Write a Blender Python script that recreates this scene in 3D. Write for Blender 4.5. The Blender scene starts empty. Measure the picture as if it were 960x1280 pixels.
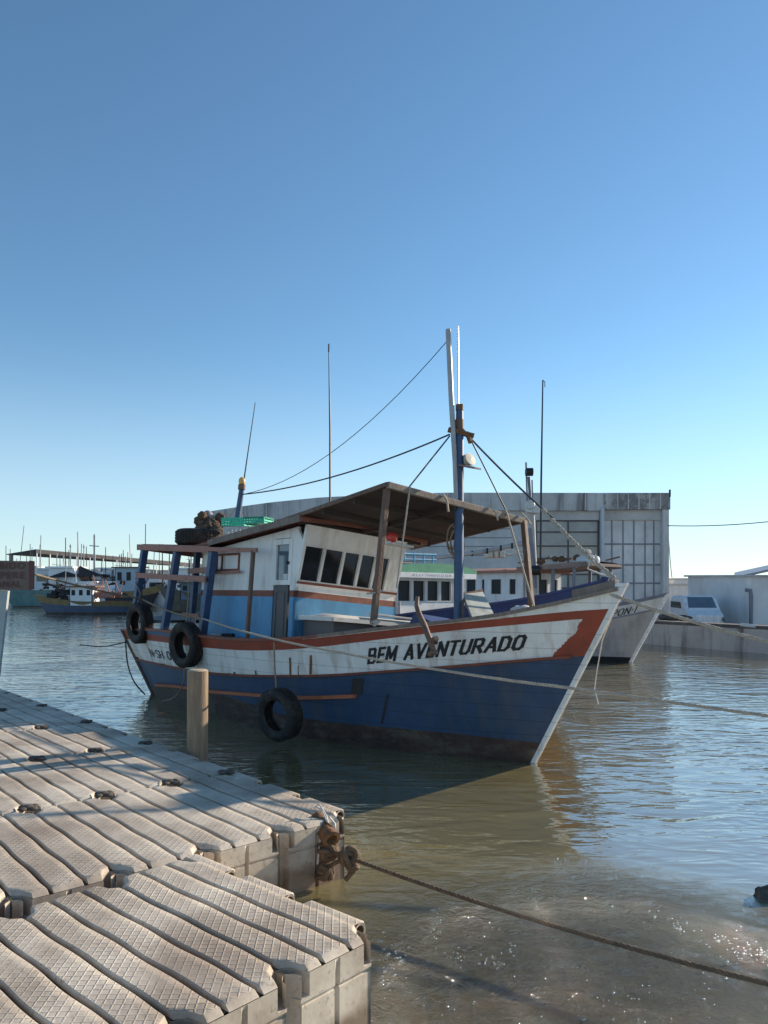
import bpy, bmesh, math, random
from mathutils import Vector, Matrix, Quaternion, noise
random.seed(7)
R=math.radians
scene=bpy.context.scene
# ---------------------------------------------------------------- camera
FPX=950.0; EYE=1.85; HOR=735.0
cd=bpy.data.cameras.new("camera"); cam=bpy.data.objects.new("camera",cd)
scene.collection.objects.link(cam); scene.camera=cam
cam.location=(0,0,EYE); cam.rotation_euler=(R(90),0,0)
cd.sensor_fit='VERTICAL'; cd.sensor_height=36.0; cd.lens=36.0*FPX/1280.0
cd.shift_y=(HOR-640.0)/1280.0
cd.clip_start=0.05; cd.clip_end=6000
# ---------------------------------------------------------------- light
SUN_AZ=57.0; SUN_EL=19.8
w=bpy.data.worlds.new("World"); scene.world=w; w.use_nodes=True
nt=w.node_tree; bg=nt.nodes['Background']
sky=nt.nodes.new('ShaderNodeTexSky'); sky.sky_type='NISHITA'; sky.sun_disc=False
sky.sun_elevation=R(SUN_EL); sky.sun_rotation=R(SUN_AZ)
sky.altitude=0; sky.air_density=1.0; sky.dust_density=0.05; sky.ozone_density=3.6
tn=nt.nodes.new('ShaderNodeMix'); tn.data_type='RGBA'; tn.blend_type='MULTIPLY'; tn.inputs[0].default_value=1; tn.inputs[7].default_value=(.95,1.085,1.06,1)
nt.links.new(sky.outputs[0],tn.inputs[6])
# pale marine air low on the horizon
wc=nt.nodes.new('ShaderNodeTexCoord'); wz=nt.nodes.new('ShaderNodeSeparateXYZ'); nt.links.new(wc.outputs['Generated'],wz.inputs[0])
wr_=nt.nodes.new('ShaderNodeMapRange'); wr_.interpolation_type='SMOOTHERSTEP'; wr_.inputs[1].default_value=-.02; wr_.inputs[2].default_value=.34; wr_.inputs[3].default_value=.5; wr_.inputs[4].default_value=0; nt.links.new(wz.outputs[2],wr_.inputs[0])
hz=nt.nodes.new('ShaderNodeMix'); hz.data_type='RGBA'; nt.links.new(wr_.outputs[0],hz.inputs[0]); nt.links.new(tn.outputs[2],hz.inputs[6]); hz.inputs[7].default_value=(4.7,5.7,6.6,1)
nt.links.new(hz.outputs[2],bg.inputs[0]); bg.inputs[1].default_value=0.11
sd=bpy.data.lights.new("sun","SUN"); sd.energy=5.0; sd.angle=R(0.7); sd.color=(1,0.87,0.70)
so=bpy.data.objects.new("sun",sd); scene.collection.objects.link(so)
SDIR=Vector((math.sin(R(SUN_AZ))*math.cos(R(SUN_EL)),math.cos(R(SUN_AZ))*math.cos(R(SUN_EL)),math.sin(R(SUN_EL))))
so.rotation_euler=SDIR.to_track_quat('Z','Y').to_euler(); so.location=(20,20,20)
scene.view_settings.view_transform='Standard'; scene.view_settings.look='None'
scene.view_settings.exposure=0.54; scene.view_settings.gamma=1.0
scene.render.engine='CYCLES'
# ---------------------------------------------------------------- helpers
COL=scene.collection
def P(px,py,Y): return Vector(((px-480.0)/FPX*Y, Y, EYE-(py-HOR)/FPX*Y))
def lerp(a,b,t): return a+(b-a)*t
def interp(x,xs,ys):
    if x<=xs[0]: return ys[0]
    for i in range(len(xs)-1):
        if x<=xs[i+1]: return lerp(ys[i],ys[i+1],(x-xs[i])/(xs[i+1]-xs[i]))
    return ys[-1]
def smooth_interp(x,xs,ys,r=0.04):
    return (interp(x-r,xs,ys)+2*interp(x,xs,ys)+interp(x+r,xs,ys))/4
def tag(o,label=None,cat=None,group=None,kind=None):
    if label: o['label']=label
    if cat: o['category']=cat
    if group: o['group']=group
    if kind: o['kind']=kind
    return o
def empty(name,loc,label,cat,group=None):
    o=bpy.data.objects.new(name,None); COL.objects.link(o); o.location=loc; o.empty_display_size=0.2
    return tag(o,label,cat,group)
def wloc(o):
    v=Vector((0,0,0))
    while o: v+=Vector(o.location); o=o.parent
    return v
class MB:
    def __init__(s): s.v=[]; s.f=[]; s.m=[]
    def add(s,vs,fs,m=0):
        b=len(s.v); s.v+= [Vector(v) for v in vs]
        for f in fs: s.f.append([b+i for i in f]); s.m.append(m)
        return s
    def hexa(s,c,m=0):   # 8 corners: bottom 4 ccw, top 4
        return s.add(c,[(3,2,1,0),(4,5,6,7),(0,1,5,4),(1,2,6,5),(2,3,7,6),(3,0,4,7)],m)
    def box(s,a,b,m=0):
        x0,y0,z0=a; x1,y1,z1=b
        return s.hexa([(x0,y0,z0),(x1,y0,z0),(x1,y1,z0),(x0,y1,z0),(x0,y0,z1),(x1,y0,z1),(x1,y1,z1),(x0,y1,z1)],m)
    def beam(s,p0,p1,w,h,up=(0,0,1),m=0,w1=None,h1=None):
        p0=Vector(p0);p1=Vector(p1);d=(p1-p0).normalized(); up=Vector(up)
        sd_=d.cross(up)
        if sd_.length<1e-4: sd_=d.cross(Vector((1,0,0)))
        sd_.normalize(); uu=sd_.cross(d).normalized()
        w1=w if w1 is None else w1; h1=h if h1 is None else h1
        c=[]
        for p,ww,hh in ((p0,w,h),(p1,w1,h1)):
            for a,b in ((-1,-1),(1,-1),(1,1),(-1,1)): c.append(p+sd_*a*ww/2+uu*b*hh/2)
        return s.add(c,[(3,2,1,0),(4,5,6,7),(0,1,5,4),(1,2,6,5),(2,3,7,6),(3,0,4,7)],m)
    def tube(s,pts,r,seg=8,m=0,cap=True):
        pts=[Vector(p) for p in pts]; n_=len(pts)
        rr=r if isinstance(r,(list,tuple)) else [r]*n_
        d=(pts[1]-pts[0]).normalized()
        a=d.cross(Vector((0,0,1)))
        if a.length<1e-3: a=d.cross(Vector((1,0,0)))
        a.normalize(); b0=len(s.v)
        for i,p in enumerate(pts):
            if i==0: t=pts[1]-pts[0]
            elif i==n_-1: t=pts[-1]-pts[-2]
            else: t=pts[i+1]-pts[i-1]
            t.normalize(); a=(a-t*a.dot(t)).normalized(); bb=t.cross(a)
            for k in range(seg):
                an=2*math.pi*k/seg
                s.v.append(p+(a*math.cos(an)+bb*math.sin(an))*rr[i])
        for i in range(n_-1):
            for k in range(seg):
                k2=(k+1)%seg
                s.f.append([b0+i*seg+k,b0+i*seg+k2,b0+(i+1)*seg+k2,b0+(i+1)*seg+k]); s.m.append(m)
        if cap:
            s.f.append([b0+k for k in range(seg)][::-1]); s.m.append(m)
            s.f.append([b0+(n_-1)*seg+k for k in range(seg)]); s.m.append(m)
        return s
    def lathe(s,c,axis,prof,seg=24,m=0,closed=False):  # prof: (radius, along)
        c=Vector(c); ax=Vector(axis).normalized()
        a=ax.cross(Vector((0,0,1)))
        if a.length<1e-3: a=Vector((1,0,0))
        a.normalize(); b=ax.cross(a); b0=len(s.v); n_=len(prof)
        for k in range(seg):
            an=2*math.pi*k/seg; d=a*math.cos(an)+b*math.sin(an)
            for r,h in prof: s.v.append(c+d*r+ax*h)
        for k in range(seg):
            k2=(k+1)%seg
            for i in range(n_ if closed else n_-1):
                j=(i+1)%n_
                s.f.append([b0+k*n_+i,b0+k2*n_+i,b0+k2*n_+j,b0+k*n_+j]); s.m.append(m)
        return s
    def grid(s,fn,nu,nv,m=0,mf=None,flip=False):
        b0=len(s.v)
        for i in range(nu+1):
            for j in range(nv+1): s.v.append(Vector(fn(i/nu,j/nv)))
        for i in range(nu):
            for j in range(nv):
                q=[b0+i*(nv+1)+j,b0+(i+1)*(nv+1)+j,b0+(i+1)*(nv+1)+j+1,b0+i*(nv+1)+j+1]
                if flip: q=q[::-1]
                s.f.append(q); s.m.append(mf(i,j) if mf else m)
        return s
    def blob(s,c,rx,ry,rz,seg=12,rings=8,nz=0.0,m=0,seed=0):
        c=Vector(c)
        def fn(u_,v_):
            th=v_*math.pi; ph=u_*2*math.pi
            d=Vector((math.sin(th)*math.cos(ph),math.sin(th)*math.sin(ph),math.cos(th)))
            k=1+nz*noise.noise(d*1.7+Vector((seed,seed*.7,0)))
            return c+Vector((d.x*rx,d.y*ry,d.z*rz))*k
        return s.grid(fn,seg,rings,m)
    def build(s,name,mats,parent=None,smooth=None,bevel=0,label=None,merge=False):
        off=wloc(parent) if parent else Vector((0,0,0))
        me=bpy.data.meshes.new(name)
        me.from_pydata([tuple(v-off) for v in s.v],[],s.f)
        if not isinstance(mats,(list,tuple)): mats=[mats]
        for mm in mats: me.materials.append(mm)
        me.polygons.foreach_set('material_index',s.m)
        bm=bmesh.new(); bm.from_mesh(me)
        if merge: bmesh.ops.remove_doubles(bm,verts=bm.verts,dist=1e-4)
        bmesh.ops.recalc_face_normals(bm,faces=bm.faces); bm.to_mesh(me); bm.free()
        if smooth is not None:
            me.polygons.foreach_set('use_smooth',[True]*len(me.polygons))
            me.set_sharp_from_angle(angle=R(smooth))
        me.update()
        o=bpy.data.objects.new(name,me); COL.objects.link(o)
        if parent: o.parent=parent
        if bevel:
            bv=o.modifiers.new('bevel','BEVEL'); bv.width=bevel; bv.segments=2; bv.limit_method='ANGLE'; bv.angle_limit=R(40)
        if label: o['label']=label
        return o
def solo(o,label,cat,group=None,kind=None): return tag(o,label,cat,group,kind)
def copy_tree(o,parent=None):
    c=o.copy(); COL.objects.link(c); c.parent=parent
    for ch in list(o.children): copy_tree(ch,c)
    return c
def sag(p0,p1,s,n_=24):
    p0=Vector(p0);p1=Vector(p1)
    return [p0.lerp(p1,i/n_)-Vector((0,0,s*4*(i/n_)*(1-i/n_))) for i in range(n_+1)]
def rope_mesh(mb,pts,r,pitch=None,strands=3,seg=6,m=0):
    # twisted strands laid round the path
    pitch=pitch or r*7
    cum=[0.0]
    for i in range(1,len(pts)): cum.append(cum[-1]+(Vector(pts[i])-Vector(pts[i-1])).length)
    L=cum[-1]; N=max(8,int(L/(pitch/8)))
    res=[]
    j=0
    for i in range(N+1):
        d=L*i/N
        while j<len(pts)-2 and cum[j+1]<d: j+=1
        t=(d-cum[j])/max(1e-9,cum[j+1]-cum[j]); res.append((Vector(pts[j]).lerp(Vector(pts[j+1]),t),d))
    for k in range(strands):
        out=[]
        for i,(p,d) in enumerate(res):
            t=(res[min(i+1,N)][0]-res[max(i-1,0)][0]).normalized()
            a=t.cross(Vector((0,0,1)))
            if a.length<1e-3: a=t.cross(Vector((1,0,0)))
            a.normalize(); b=t.cross(a); an=2*math.pi*(d/pitch+k/strands)
            out.append(p+(a*math.cos(an)+b*math.sin(an))*r*.5)
        mb.tube(out,r*.55,seg,m)
    return mb
# ---------------------------------------------------------------- materials
def nodes(name):
    m=bpy.data.materials.new(name); m.use_nodes=True; t=m.node_tree
    return m,t,t.nodes['Principled BSDF']
def mat(name,col,rough=.6,var=.25,scale=3.0,metal=0,bump=0,bscale=40,stain=None,samt=.5,sscale=(6,6,.8),spec=.5,col2=None,grain=None,chips=None,seam=0):
    m,t,b=nodes(name); N=t.nodes; L=t.links
    tc=N.new('ShaderNodeTexCoord'); geo=N.new('ShaderNodeNewGeometry')
    nz=N.new('ShaderNodeTexNoise'); nz.inputs['Scale'].default_value=scale; nz.inputs['Detail'].default_value=8; nz.inputs['Roughness'].default_value=.65
    src=geo.outputs['Position']
    if grain:
        mp=N.new('ShaderNodeMapping'); mp.inputs['Scale'].default_value=grain; L.new(tc.outputs['Object'],mp.inputs[0]); L.new(mp.outputs[0],nz.inputs['Vector'])
    else: L.new(tc.outputs['Object'],nz.inputs['Vector'])
    rp=N.new('ShaderNodeValToRGB'); rp.color_ramp.elements[0].position=.32; rp.color_ramp.elements[1].position=.68
    c2=col2 if col2 else tuple(c*(1-var) for c in col)
    rp.color_ramp.elements[0].color=(*c2,1); rp.color_ramp.elements[1].color=(*[min(1,c*(1+var*.35)) for c in col],1)
    L.new(nz.outputs[0],rp.inputs[0]); out=rp.outputs[0]
    if stain:
        mp2=N.new('ShaderNodeMapping'); mp2.inputs['Scale'].default_value=sscale; L.new(tc.outputs['Object'],mp2.inputs[0])
        n2=N.new('ShaderNodeTexNoise'); n2.inputs['Scale'].default_value=1; n2.inputs['Detail'].default_value=7; n2.inputs['Roughness'].default_value=.6
        L.new(mp2.outputs[0],n2.inputs['Vector'])
        r2=N.new('ShaderNodeValToRGB'); r2.color_ramp.elements[0].position=.5; r2.color_ramp.elements[1].position=.72
        r2.color_ramp.elements[0].color=(0,0,0,1); r2.color_ramp.elements[1].color=(samt,samt,samt,1)
        L.new(n2.outputs[0],r2.inputs[0])
        mx=N.new('ShaderNodeMix'); mx.data_type='RGBA'; L.new(r2.outputs[0],mx.inputs[0]); L.new(out,mx.inputs[6]); mx.inputs[7].default_value=(*stain,1)
        out=mx.outputs[2]
    if chips:
        n5=N.new('ShaderNodeTexNoise'); n5.inputs['Scale'].default_value=chips[1]; n5.inputs['Detail'].default_value=9; n5.inputs['Roughness'].default_value=.75; L.new(tc.outputs['Object'],n5.inputs['Vector'])
        r5=N.new('ShaderNodeValToRGB'); r5.color_ramp.elements[0].position=chips[2]; r5.color_ramp.elements[1].position=chips[2]+.035; r5.color_ramp.elements[0].color=(0,0,0,1); r5.color_ramp.elements[1].color=(.8,.8,.8,1); L.new(n5.outputs[0],r5.inputs[0])
        m5=N.new('ShaderNodeMix'); m5.data_type='RGBA'; L.new(r5.outputs[0],m5.inputs[0]); L.new(out,m5.inputs[6]); m5.inputs[7].default_value=(*chips[0],1); out=m5.outputs[2]
    if seam:
        sp=N.new('ShaderNodeSeparateXYZ'); L.new(geo.outputs['Position'],sp.inputs[0])
        dv=N.new('ShaderNodeMath'); dv.operation='PINGPONG'; dv.inputs[1].default_value=seam/2; L.new(sp.outputs[2],dv.inputs[0])
        sm_=N.new('ShaderNodeMapRange'); sm_.inputs[1].default_value=0; sm_.inputs[2].default_value=.005; L.new(dv.outputs[0],sm_.inputs[0])
        s6=N.new('ShaderNodeMapRange'); s6.inputs[3].default_value=.5; L.new(sm_.outputs[0],s6.inputs[0])
        m6=N.new('ShaderNodeMix'); m6.data_type='RGBA'; m6.blend_type='MULTIPLY'; m6.inputs[0].default_value=1; L.new(out,m6.inputs[6]); L.new(s6.outputs[0],m6.inputs[7]); out=m6.outputs[2]
    L.new(out,b.inputs['Base Color']); b.inputs['Metallic'].default_value=metal
    b.inputs['Specular IOR Level'].default_value=spec
    mr=N.new('ShaderNodeMapRange'); mr.inputs[3].default_value=max(0,rough-.12); mr.inputs[4].default_value=min(1,rough+.12)
    L.new(nz.outputs[0],mr.inputs[0]); L.new(mr.outputs[0],b.inputs['Roughness'])
    if bump:
        n3=N.new('ShaderNodeTexNoise'); n3.inputs['Scale'].default_value=bscale; n3.inputs['Detail'].default_value=5
        if grain: L.new(mp.outputs[0],n3.inputs['Vector']); n3.inputs['Scale'].default_value=bscale
        else: L.new(tc.outputs['Object'],n3.inputs['Vector'])
        bp=N.new('ShaderNodeBump'); bp.inputs['Distance'].default_value=bump; bp.inputs['Strength'].default_value=1
        L.new(n3.outputs[0],bp.inputs['Height']); L.new(bp.outputs[0],b.inputs['Normal'])
    return m
M={}
RUST=(.16,.07,.03); GRIME=(.10,.085,.07)
M['white_hull']=mat('white_hull_paint',(.84,.80,.74),.55,.16,2.5,stain=(.36,.24,.15),samt=.75,sscale=(7,7,.9),bump=.005,bscale=9,chips=((.20,.13,.09),5,.66),seam=.155)
M['blue_hull']=mat('blue_hull_paint',(.036,.070,.135),.5,.30,2.0,stain=(.075,.085,.10),samt=.8,sscale=(4,4,.8),bump=.005,bscale=9,chips=((.10,.085,.075),5,.66),seam=.155)
M['navy_hull']=mat('weathered_blue_paint',(.06,.14,.26),.55,.3,3,stain=(.09,.08,.07),samt=.6,sscale=(3,3,2),bump=.004,bscale=9)
M['boot']=mat('brown_antifouling',(.075,.040,.028),.6,.5,4,stain=(.16,.13,.09),samt=.7,sscale=(3,3,9),bump=.01,bscale=20)
M['boot_grey']=mat('weed_grey_antifouling',(.12,.09,.065),.7,.4,4,stain=(.07,.06,.03),samt=.7,sscale=(3,3,9),bump=.01,bscale=20)
M['red_band']=mat('red_oxide_paint',(.33,.060,.028),.55,.25,4,stain=(.12,.05,.03),samt=.6,sscale=(8,8,3))
M['red_trim']=mat('red_brown_trim',(.25,.07,.04),.6,.35,6,stain=(.06,.04,.03),samt=.7,sscale=(9,9,9))
M['orange_rail']=mat('orange_red_rail_paint',(.50,.15,.07),.6,.25,6)
M['lettering']=mat('black_lettering',(.018,.018,.02),.6,.3,12)
M['rust']=mat('rust',(.24,.11,.045),.85,.5,14,bump=.004,bscale=60)
M['cab_white']=mat('cabin_white_paint',(.86,.82,.76),.5,.14,2.2,stain=(.46,.34,.24),samt=.6,sscale=(6,6,.8),chips=((.25,.17,.12),6,.69))
M['cab_blue']=mat('cabin_blue_paint',(.08,.30,.52),.5,.22,2.2,stain=(.05,.15,.28),samt=.7,sscale=(5,5,1),chips=((.30,.30,.28),6,.69))
M['post_blue']=mat('post_blue_paint',(.05,.10,.20),.5,.3,6,stain=(.14,.09,.06),samt=.5,sscale=(9,9,2))
M['pink_wood']=mat('faded_red_wood',(.42,.20,.15),.75,.3,4,grain=(3,3,14),stain=(.2,.12,.09),samt=.6,sscale=(6,6,6))
M['red_wood']=mat('red_brown_wood',(.27,.09,.055),.7,.35,5,stain=(.10,.06,.05),samt=.6,sscale=(6,6,6))
M['grey_wood']=mat('weathered_grey_wood',(.26,.20,.16),.8,.35,4,grain=(9,9,2),bump=.004,bscale=6,stain=(.10,.07,.05),samt=.6,sscale=(5,5,2))
M['brown_wood']=mat('brown_pole_wood',(.17,.095,.065),.7,.35,5,bump=.004,bscale=30,stain=(.3,.25,.2),samt=.4,sscale=(14,14,3))
M['grey_panel']=mat('grey_panel_paint',(.115,.105,.105),.6,.2,3)
M['batten']=mat('dark_batten_wood',(.055,.038,.03),.8,.3,5)
M['tarp']=mat('brown_tarp',(.045,.028,.022),.8,.35,2,bump=.01,bscale=6,stain=(.08,.055,.042),samt=.5,sscale=(2,2,2))
M['rubber']=mat('tyre_rubber',(.030,.024,.021),.8,.4,9,bump=.005,bscale=50,stain=(.11,.085,.065),samt=.75,sscale=(7,7,7))
M['glass_dark']=mat('dark_window_glass',(.018,.02,.02),.08,.3,2,spec=.8)
M['far_glass']=mat('matt_dark_window',(.03,.032,.035),.5,.2,2,spec=.2)
M['glass_blue']=mat('pale_window_glass',(.10,.14,.17),.08,.3,3,spec=.9)
M['alu']=mat('dull_aluminium',(.45,.45,.46),.4,.2,6,metal=.7)
M['white_pole']=mat('white_pole_paint',(.42,.41,.40),.4,.2,8,stain=(.35,.25,.2),samt=.4,sscale=(20,20,3))
M['black']=mat('black_plastic',(.015,.015,.016),.5,.2,8)
M['cable']=mat('dark_cable',(.03,.035,.045),.6,.2,8)
M['rope_tan']=mat('tan_rope',(.33,.25,.17),.9,.35,30,bump=.003,bscale=120)
M['rope_pale']=mat('pale_rope',(.50,.42,.33),.9,.3,25,bump=.003,bscale=120)
M['rope_brown']=mat('brown_rope',(.17,.11,.065),.9,.45,25,bump=.004,bscale=120)
M['rope_white']=mat('white_line',(.62,.58,.52),.8,.2,25)
M['green_crate']=mat('green_plastic',(.03,.50,.32),.45,.2,5)
M['white_crate']=mat('white_plastic',(.60,.62,.60),.45,.15,5,stain=(.3,.3,.25),samt=.5,sscale=(5,5,5))
M['net']=mat('brown_net_pile',(.13,.085,.055),.95,.5,18,bump=.02,bscale=30)
M['orange_lamp']=mat('amber_glass',(.75,.42,.12),.25,.1,6)
M['red_plastic']=mat('red_plastic',(.62,.06,.04),.35,.15,6)
M['grey_ball']=mat('grey_float',(.35,.34,.33),.6,.3,8)
M['cream']=mat('cream_plastic',(.66,.58,.46),.5,.15,4)
M['hatch_white']=mat('white_hatch_paint',(.68,.67,.63),.55,.15,5,stain=(.3,.24,.18),samt=.55,sscale=(5,5,5))
M['lid_grey']=mat('flaking_lid_paint',(.48,.50,.45),.7,.25,9,stain=(.24,.22,.17),samt=.8,sscale=(7,7,7))
M['navy']=mat('navy_paint',(.02,.045,.16),.5,.3,3)
M['deepred']=mat('deep_red_paint',(.22,.03,.03),.5,.3,3)
M['deck']=mat('deck_paint',(.16,.16,.15),.8,.4,4)
# ---------------------------------------------------------------- boats: shared hull builder
class Frame:
    def __init__(s,W,u,h=.0,k=1.0,lift=None):
        s.lift=lift or (lambda b: h*b)
        s.W=Vector((W[0],W[1],0)); s.u=Vector((u[0],u[1],0)).normalized(); s.n=Vector((s.u.y,-s.u.x,0)) ; s.h=h; s.k=k
    def raw(s,a,b,z): return s.W-s.u*(a*s.k)+s.n*(b*s.k)+Vector((0,0,z*s.k))
    def __call__(s,a,b,z): return s.raw(a,b-s.h*(z-1.2),z+s.lift(b))
TT=[0,.05,.1,.2,.3,.45,.6,.8,.9,1]; BG=[.03,.25,.48,.86,1.13,1.38,1.48,1.42,1.33,1.2]
TW=[0,.065,.146,.32,.53,.8,1]; BWT=[.03,.28,.64,1.01,1.2,1.1,.85]
TS=[i/20 for i in range(21)]
ZG=[1.83,1.69,1.565,1.49,1.435,1.375,1.315,1.25,1.21,1.18,1.165,1.162,1.165,1.17,1.18,1.18,1.18,1.165,1.145,1.12,1.10]
ZR=[1.657,1.605,1.54,1.48,1.42,1.36,1.30,1.24,1.195,1.165,1.150,1.148,1.142,1.13,1.118,1.113,1.11,1.108,1.108,1.105,1.095]
ZL=[1.571,1.514,1.457,1.40,1.33,1.26,1.19,1.13,1.084,1.052,1.03,1.022,1.017,1.013,1.012,1.012,1.01,1.0,.985,.966,.944]
ZW=[1.185,1.127,1.063,1.001,.943,.887,.833,.790,.757,.725,.698,.677,.66,.648,.640,.637,.635,.63,.62,.61,.60]
ZF=[.763,.736,.71,.683,.651,.61,.56,.51,.48,.462,.441,.416,.388,.366,.35,.335,.309,.271,.234,.195,.155]
ZB=[.228,.245,.263,.272,.267,.255,.243,.238,.243,.255,.274,.297,.309,.305,.287,.264,.241,.209,.178,.147,.116]
def tab(T_): return lambda t: smooth_interp(t,TS,T_,.03)
zg,zr,zl,zw,zf,zb=[tab(a) for a in (ZG,ZR,ZL,ZW,ZF,ZB)]
zg_=lambda t: interp(t,TS,ZG) if t<.06 else zg(t)
def hull_sbz(t,z,bs=1.0,Ls=1.0):
    G=zg_(t); v=z/G
    s_=(-1.053*z/1.83)*(1-t)+(7.6*Ls+.5*max(-.6,min(v,1)))*t
    bg=smooth_interp(t,TT,BG,.03) if t>.03 else interp(t,TT,BG)
    bw=smooth_interp(t,TW,BWT,.04) if t>.04 else interp(t,TW,BWT)
    if v>=0: b=bw*(1-v)+bg*v
    else:
        q=max(0,1-(z/-.75)**2); b=bw*math.sqrt(q)*(1-.1*v)
    return s_,b*bs,z
def build_hull(fr,parent,rows,mats,mfun,nt_=160,bs=1.0,Ls=1.0,wallt=.05,deckdrop=.42,deckmat=None,railmat=None,railw=.09,name='hull',bowrail=None):
    # rows: list of functions z(t), bottom to top, with number of sub-rows
    def zrow(t):
        zs=[]
        for i in range(len(rows)-1):
            f0,n0=rows[i]; f1=rows[i+1][0]
            for k in range(n0): zs.append(lerp(f0(t),f1(t),k/n0))
        zs.append(rows[-1][0](t)); return zs
    nz=len(zrow(.5)); mb=MB()
    band=[]
    for i in range(len(rows)-1): band+=[i]*rows[i][1]
    tt=[(i/nt_)**1.6 for i in range(nt_+1)]
    for side in (1,-1):
        b0=len(mb.v)
        for t in tt:
            for z in zrow(t):
                s_,b,zz=hull_sbz(t,z,bs,Ls); mb.v.append(fr.raw(s_,b*side,zz))
        for i in range(nt_):
            for j in range(nz-1):
                mb.f.append([b0+i*nz+j,b0+(i+1)*nz+j,b0+(i+1)*nz+j+1,b0+i*nz+j+1]); 
                z=zrow(tt[i])[j]; mb.m.append(mfun(band[j],tt[i],z,j))
        if side==1: bA=b0
        else: bB=b0
    for j in range(nz-1):   # transom
        a=bA+nt_*nz+j; c=bB+nt_*nz+j
        mb.f.append([a,c,c+1,a+1]); mb.m.append(mfun(band[j],1,0,j))
    h=mb.build(name,mats,parent,smooth=35)
    # inner bulwark and deck
    mb=MB(); nn=50
    for side in (1,-1):
        def fn(u_,v_,side=side):
            t=lerp(.02,.995,u_); z=zg_(t)-.015-(1-v_)*deckdrop; s_,b,zz=hull_sbz(t,z,bs,Ls); b=max(.0,b-wallt); return fr.raw(s_,b*side,z)
        mb.grid(fn,nn,1)
    def fd(u_,v_):
        t=lerp(.02,.995,u_); z=zg_(t)-.015-deckdrop; s_,b,zz=hull_sbz(t,z,bs,Ls); b=max(.0,b-wallt+.01); return fr.raw(s_,b*(2*v_-1),z+.05*(1-(2*v_-1)**2))
    mb.grid(fd,nn,6,0)
    mb.build('deck',deckmat or M['deck'],parent,smooth=35)
    mb=MB()
    for side in (1,-1):
        pts=[]
        for i in range(61):
            t=lerp(.0,1,i/60); z=zg_(t)+.012; s_,b,zz=hull_sbz(t,zg_(t),bs,Ls); pts.append((s_,b*side,z))
        b0=len(mb.v)
        for (s_,b,z) in pts:
            for db,dz in ((.025,-.018),(.025,.018),(-railw+.025,.018),(-railw+.025,-.018)):
                bb=b+side*db
                if side*bb<0: bb=0
                mb.v.append(fr.raw(s_,bb,z+dz))
        for i in range(60):
            for k in range(4):
                k2=(k+1)%4; mb.f.append([b0+i*4+k,b0+(i+1)*4+k,b0+(i+1)*4+k2,b0+i*4+k2]); mb.m.append(1 if (bowrail and i<20) else 0)
        mb.f.append([b0+240+k for k in range(4)]); mb.m.append(0)
    mb.build('cap_rail',[railmat or M['red_trim']]+([bowrail] if bowrail else []),parent,smooth=35)
    return h
def strake(fr,parent,zfun,t0,t1,h,proud,m,name='rub_rail',bs=1.0,Ls=1.0,sides=(1,-1),nn=70):
    mb=MB()
    for side in sides:
        b0=len(mb.v)
        for i in range(nn+1):
            t=lerp(t0,t1,i/nn); z=zfun(t)
            for db,dz in ((-.02,-h/2),(proud,-h/2+.004),(proud,h/2-.004),(-.02,h/2)):
                s_,b,_=hull_sbz(t,z+dz,bs,Ls); mb.v.append(fr.raw(s_,(b+db)*side,z+dz))
        for i in range(nn):
            for k in range(3):
                mb.f.append([b0+i*4+k,b0+(i+1)*4+k,b0+(i+1)*4+k+1,b0+i*4+k+1]); mb.m.append(0)
        mb.f.append([b0+k for k in range(4)]); mb.m.append(0); mb.f.append([b0+nn*4+k for k in range(4)]); mb.m.append(0)
    return mb.build(name,m,parent,smooth=35)
def stem_post(fr,parent,m,wd=.085,top=1.95,bs=1.0):
    mb=MB(); N=14; b0=0
    for i in range(N+1):
        z=lerp(-.5,top,i/N); s0=-1.053*z/1.83; 
        for ds,b in ((.07,-wd/2),(-.05,-wd/2*.7),(-.05,wd/2*.7),(.07,wd/2)): mb.v.append(fr.raw(s0+ds,b,z))
    for i in range(N):
        for k in range(4):
            k2=(k+1)%4; mb.f.append([i*4+k,(i+1)*4+k,(i+1)*4+k2,i*4+k2]); mb.m.append(0)
    mb.f.append([N*4+k for k in range(4)]); mb.m.append(0)
    return mb.build('stem_post',m,parent,bevel=.008)
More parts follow.
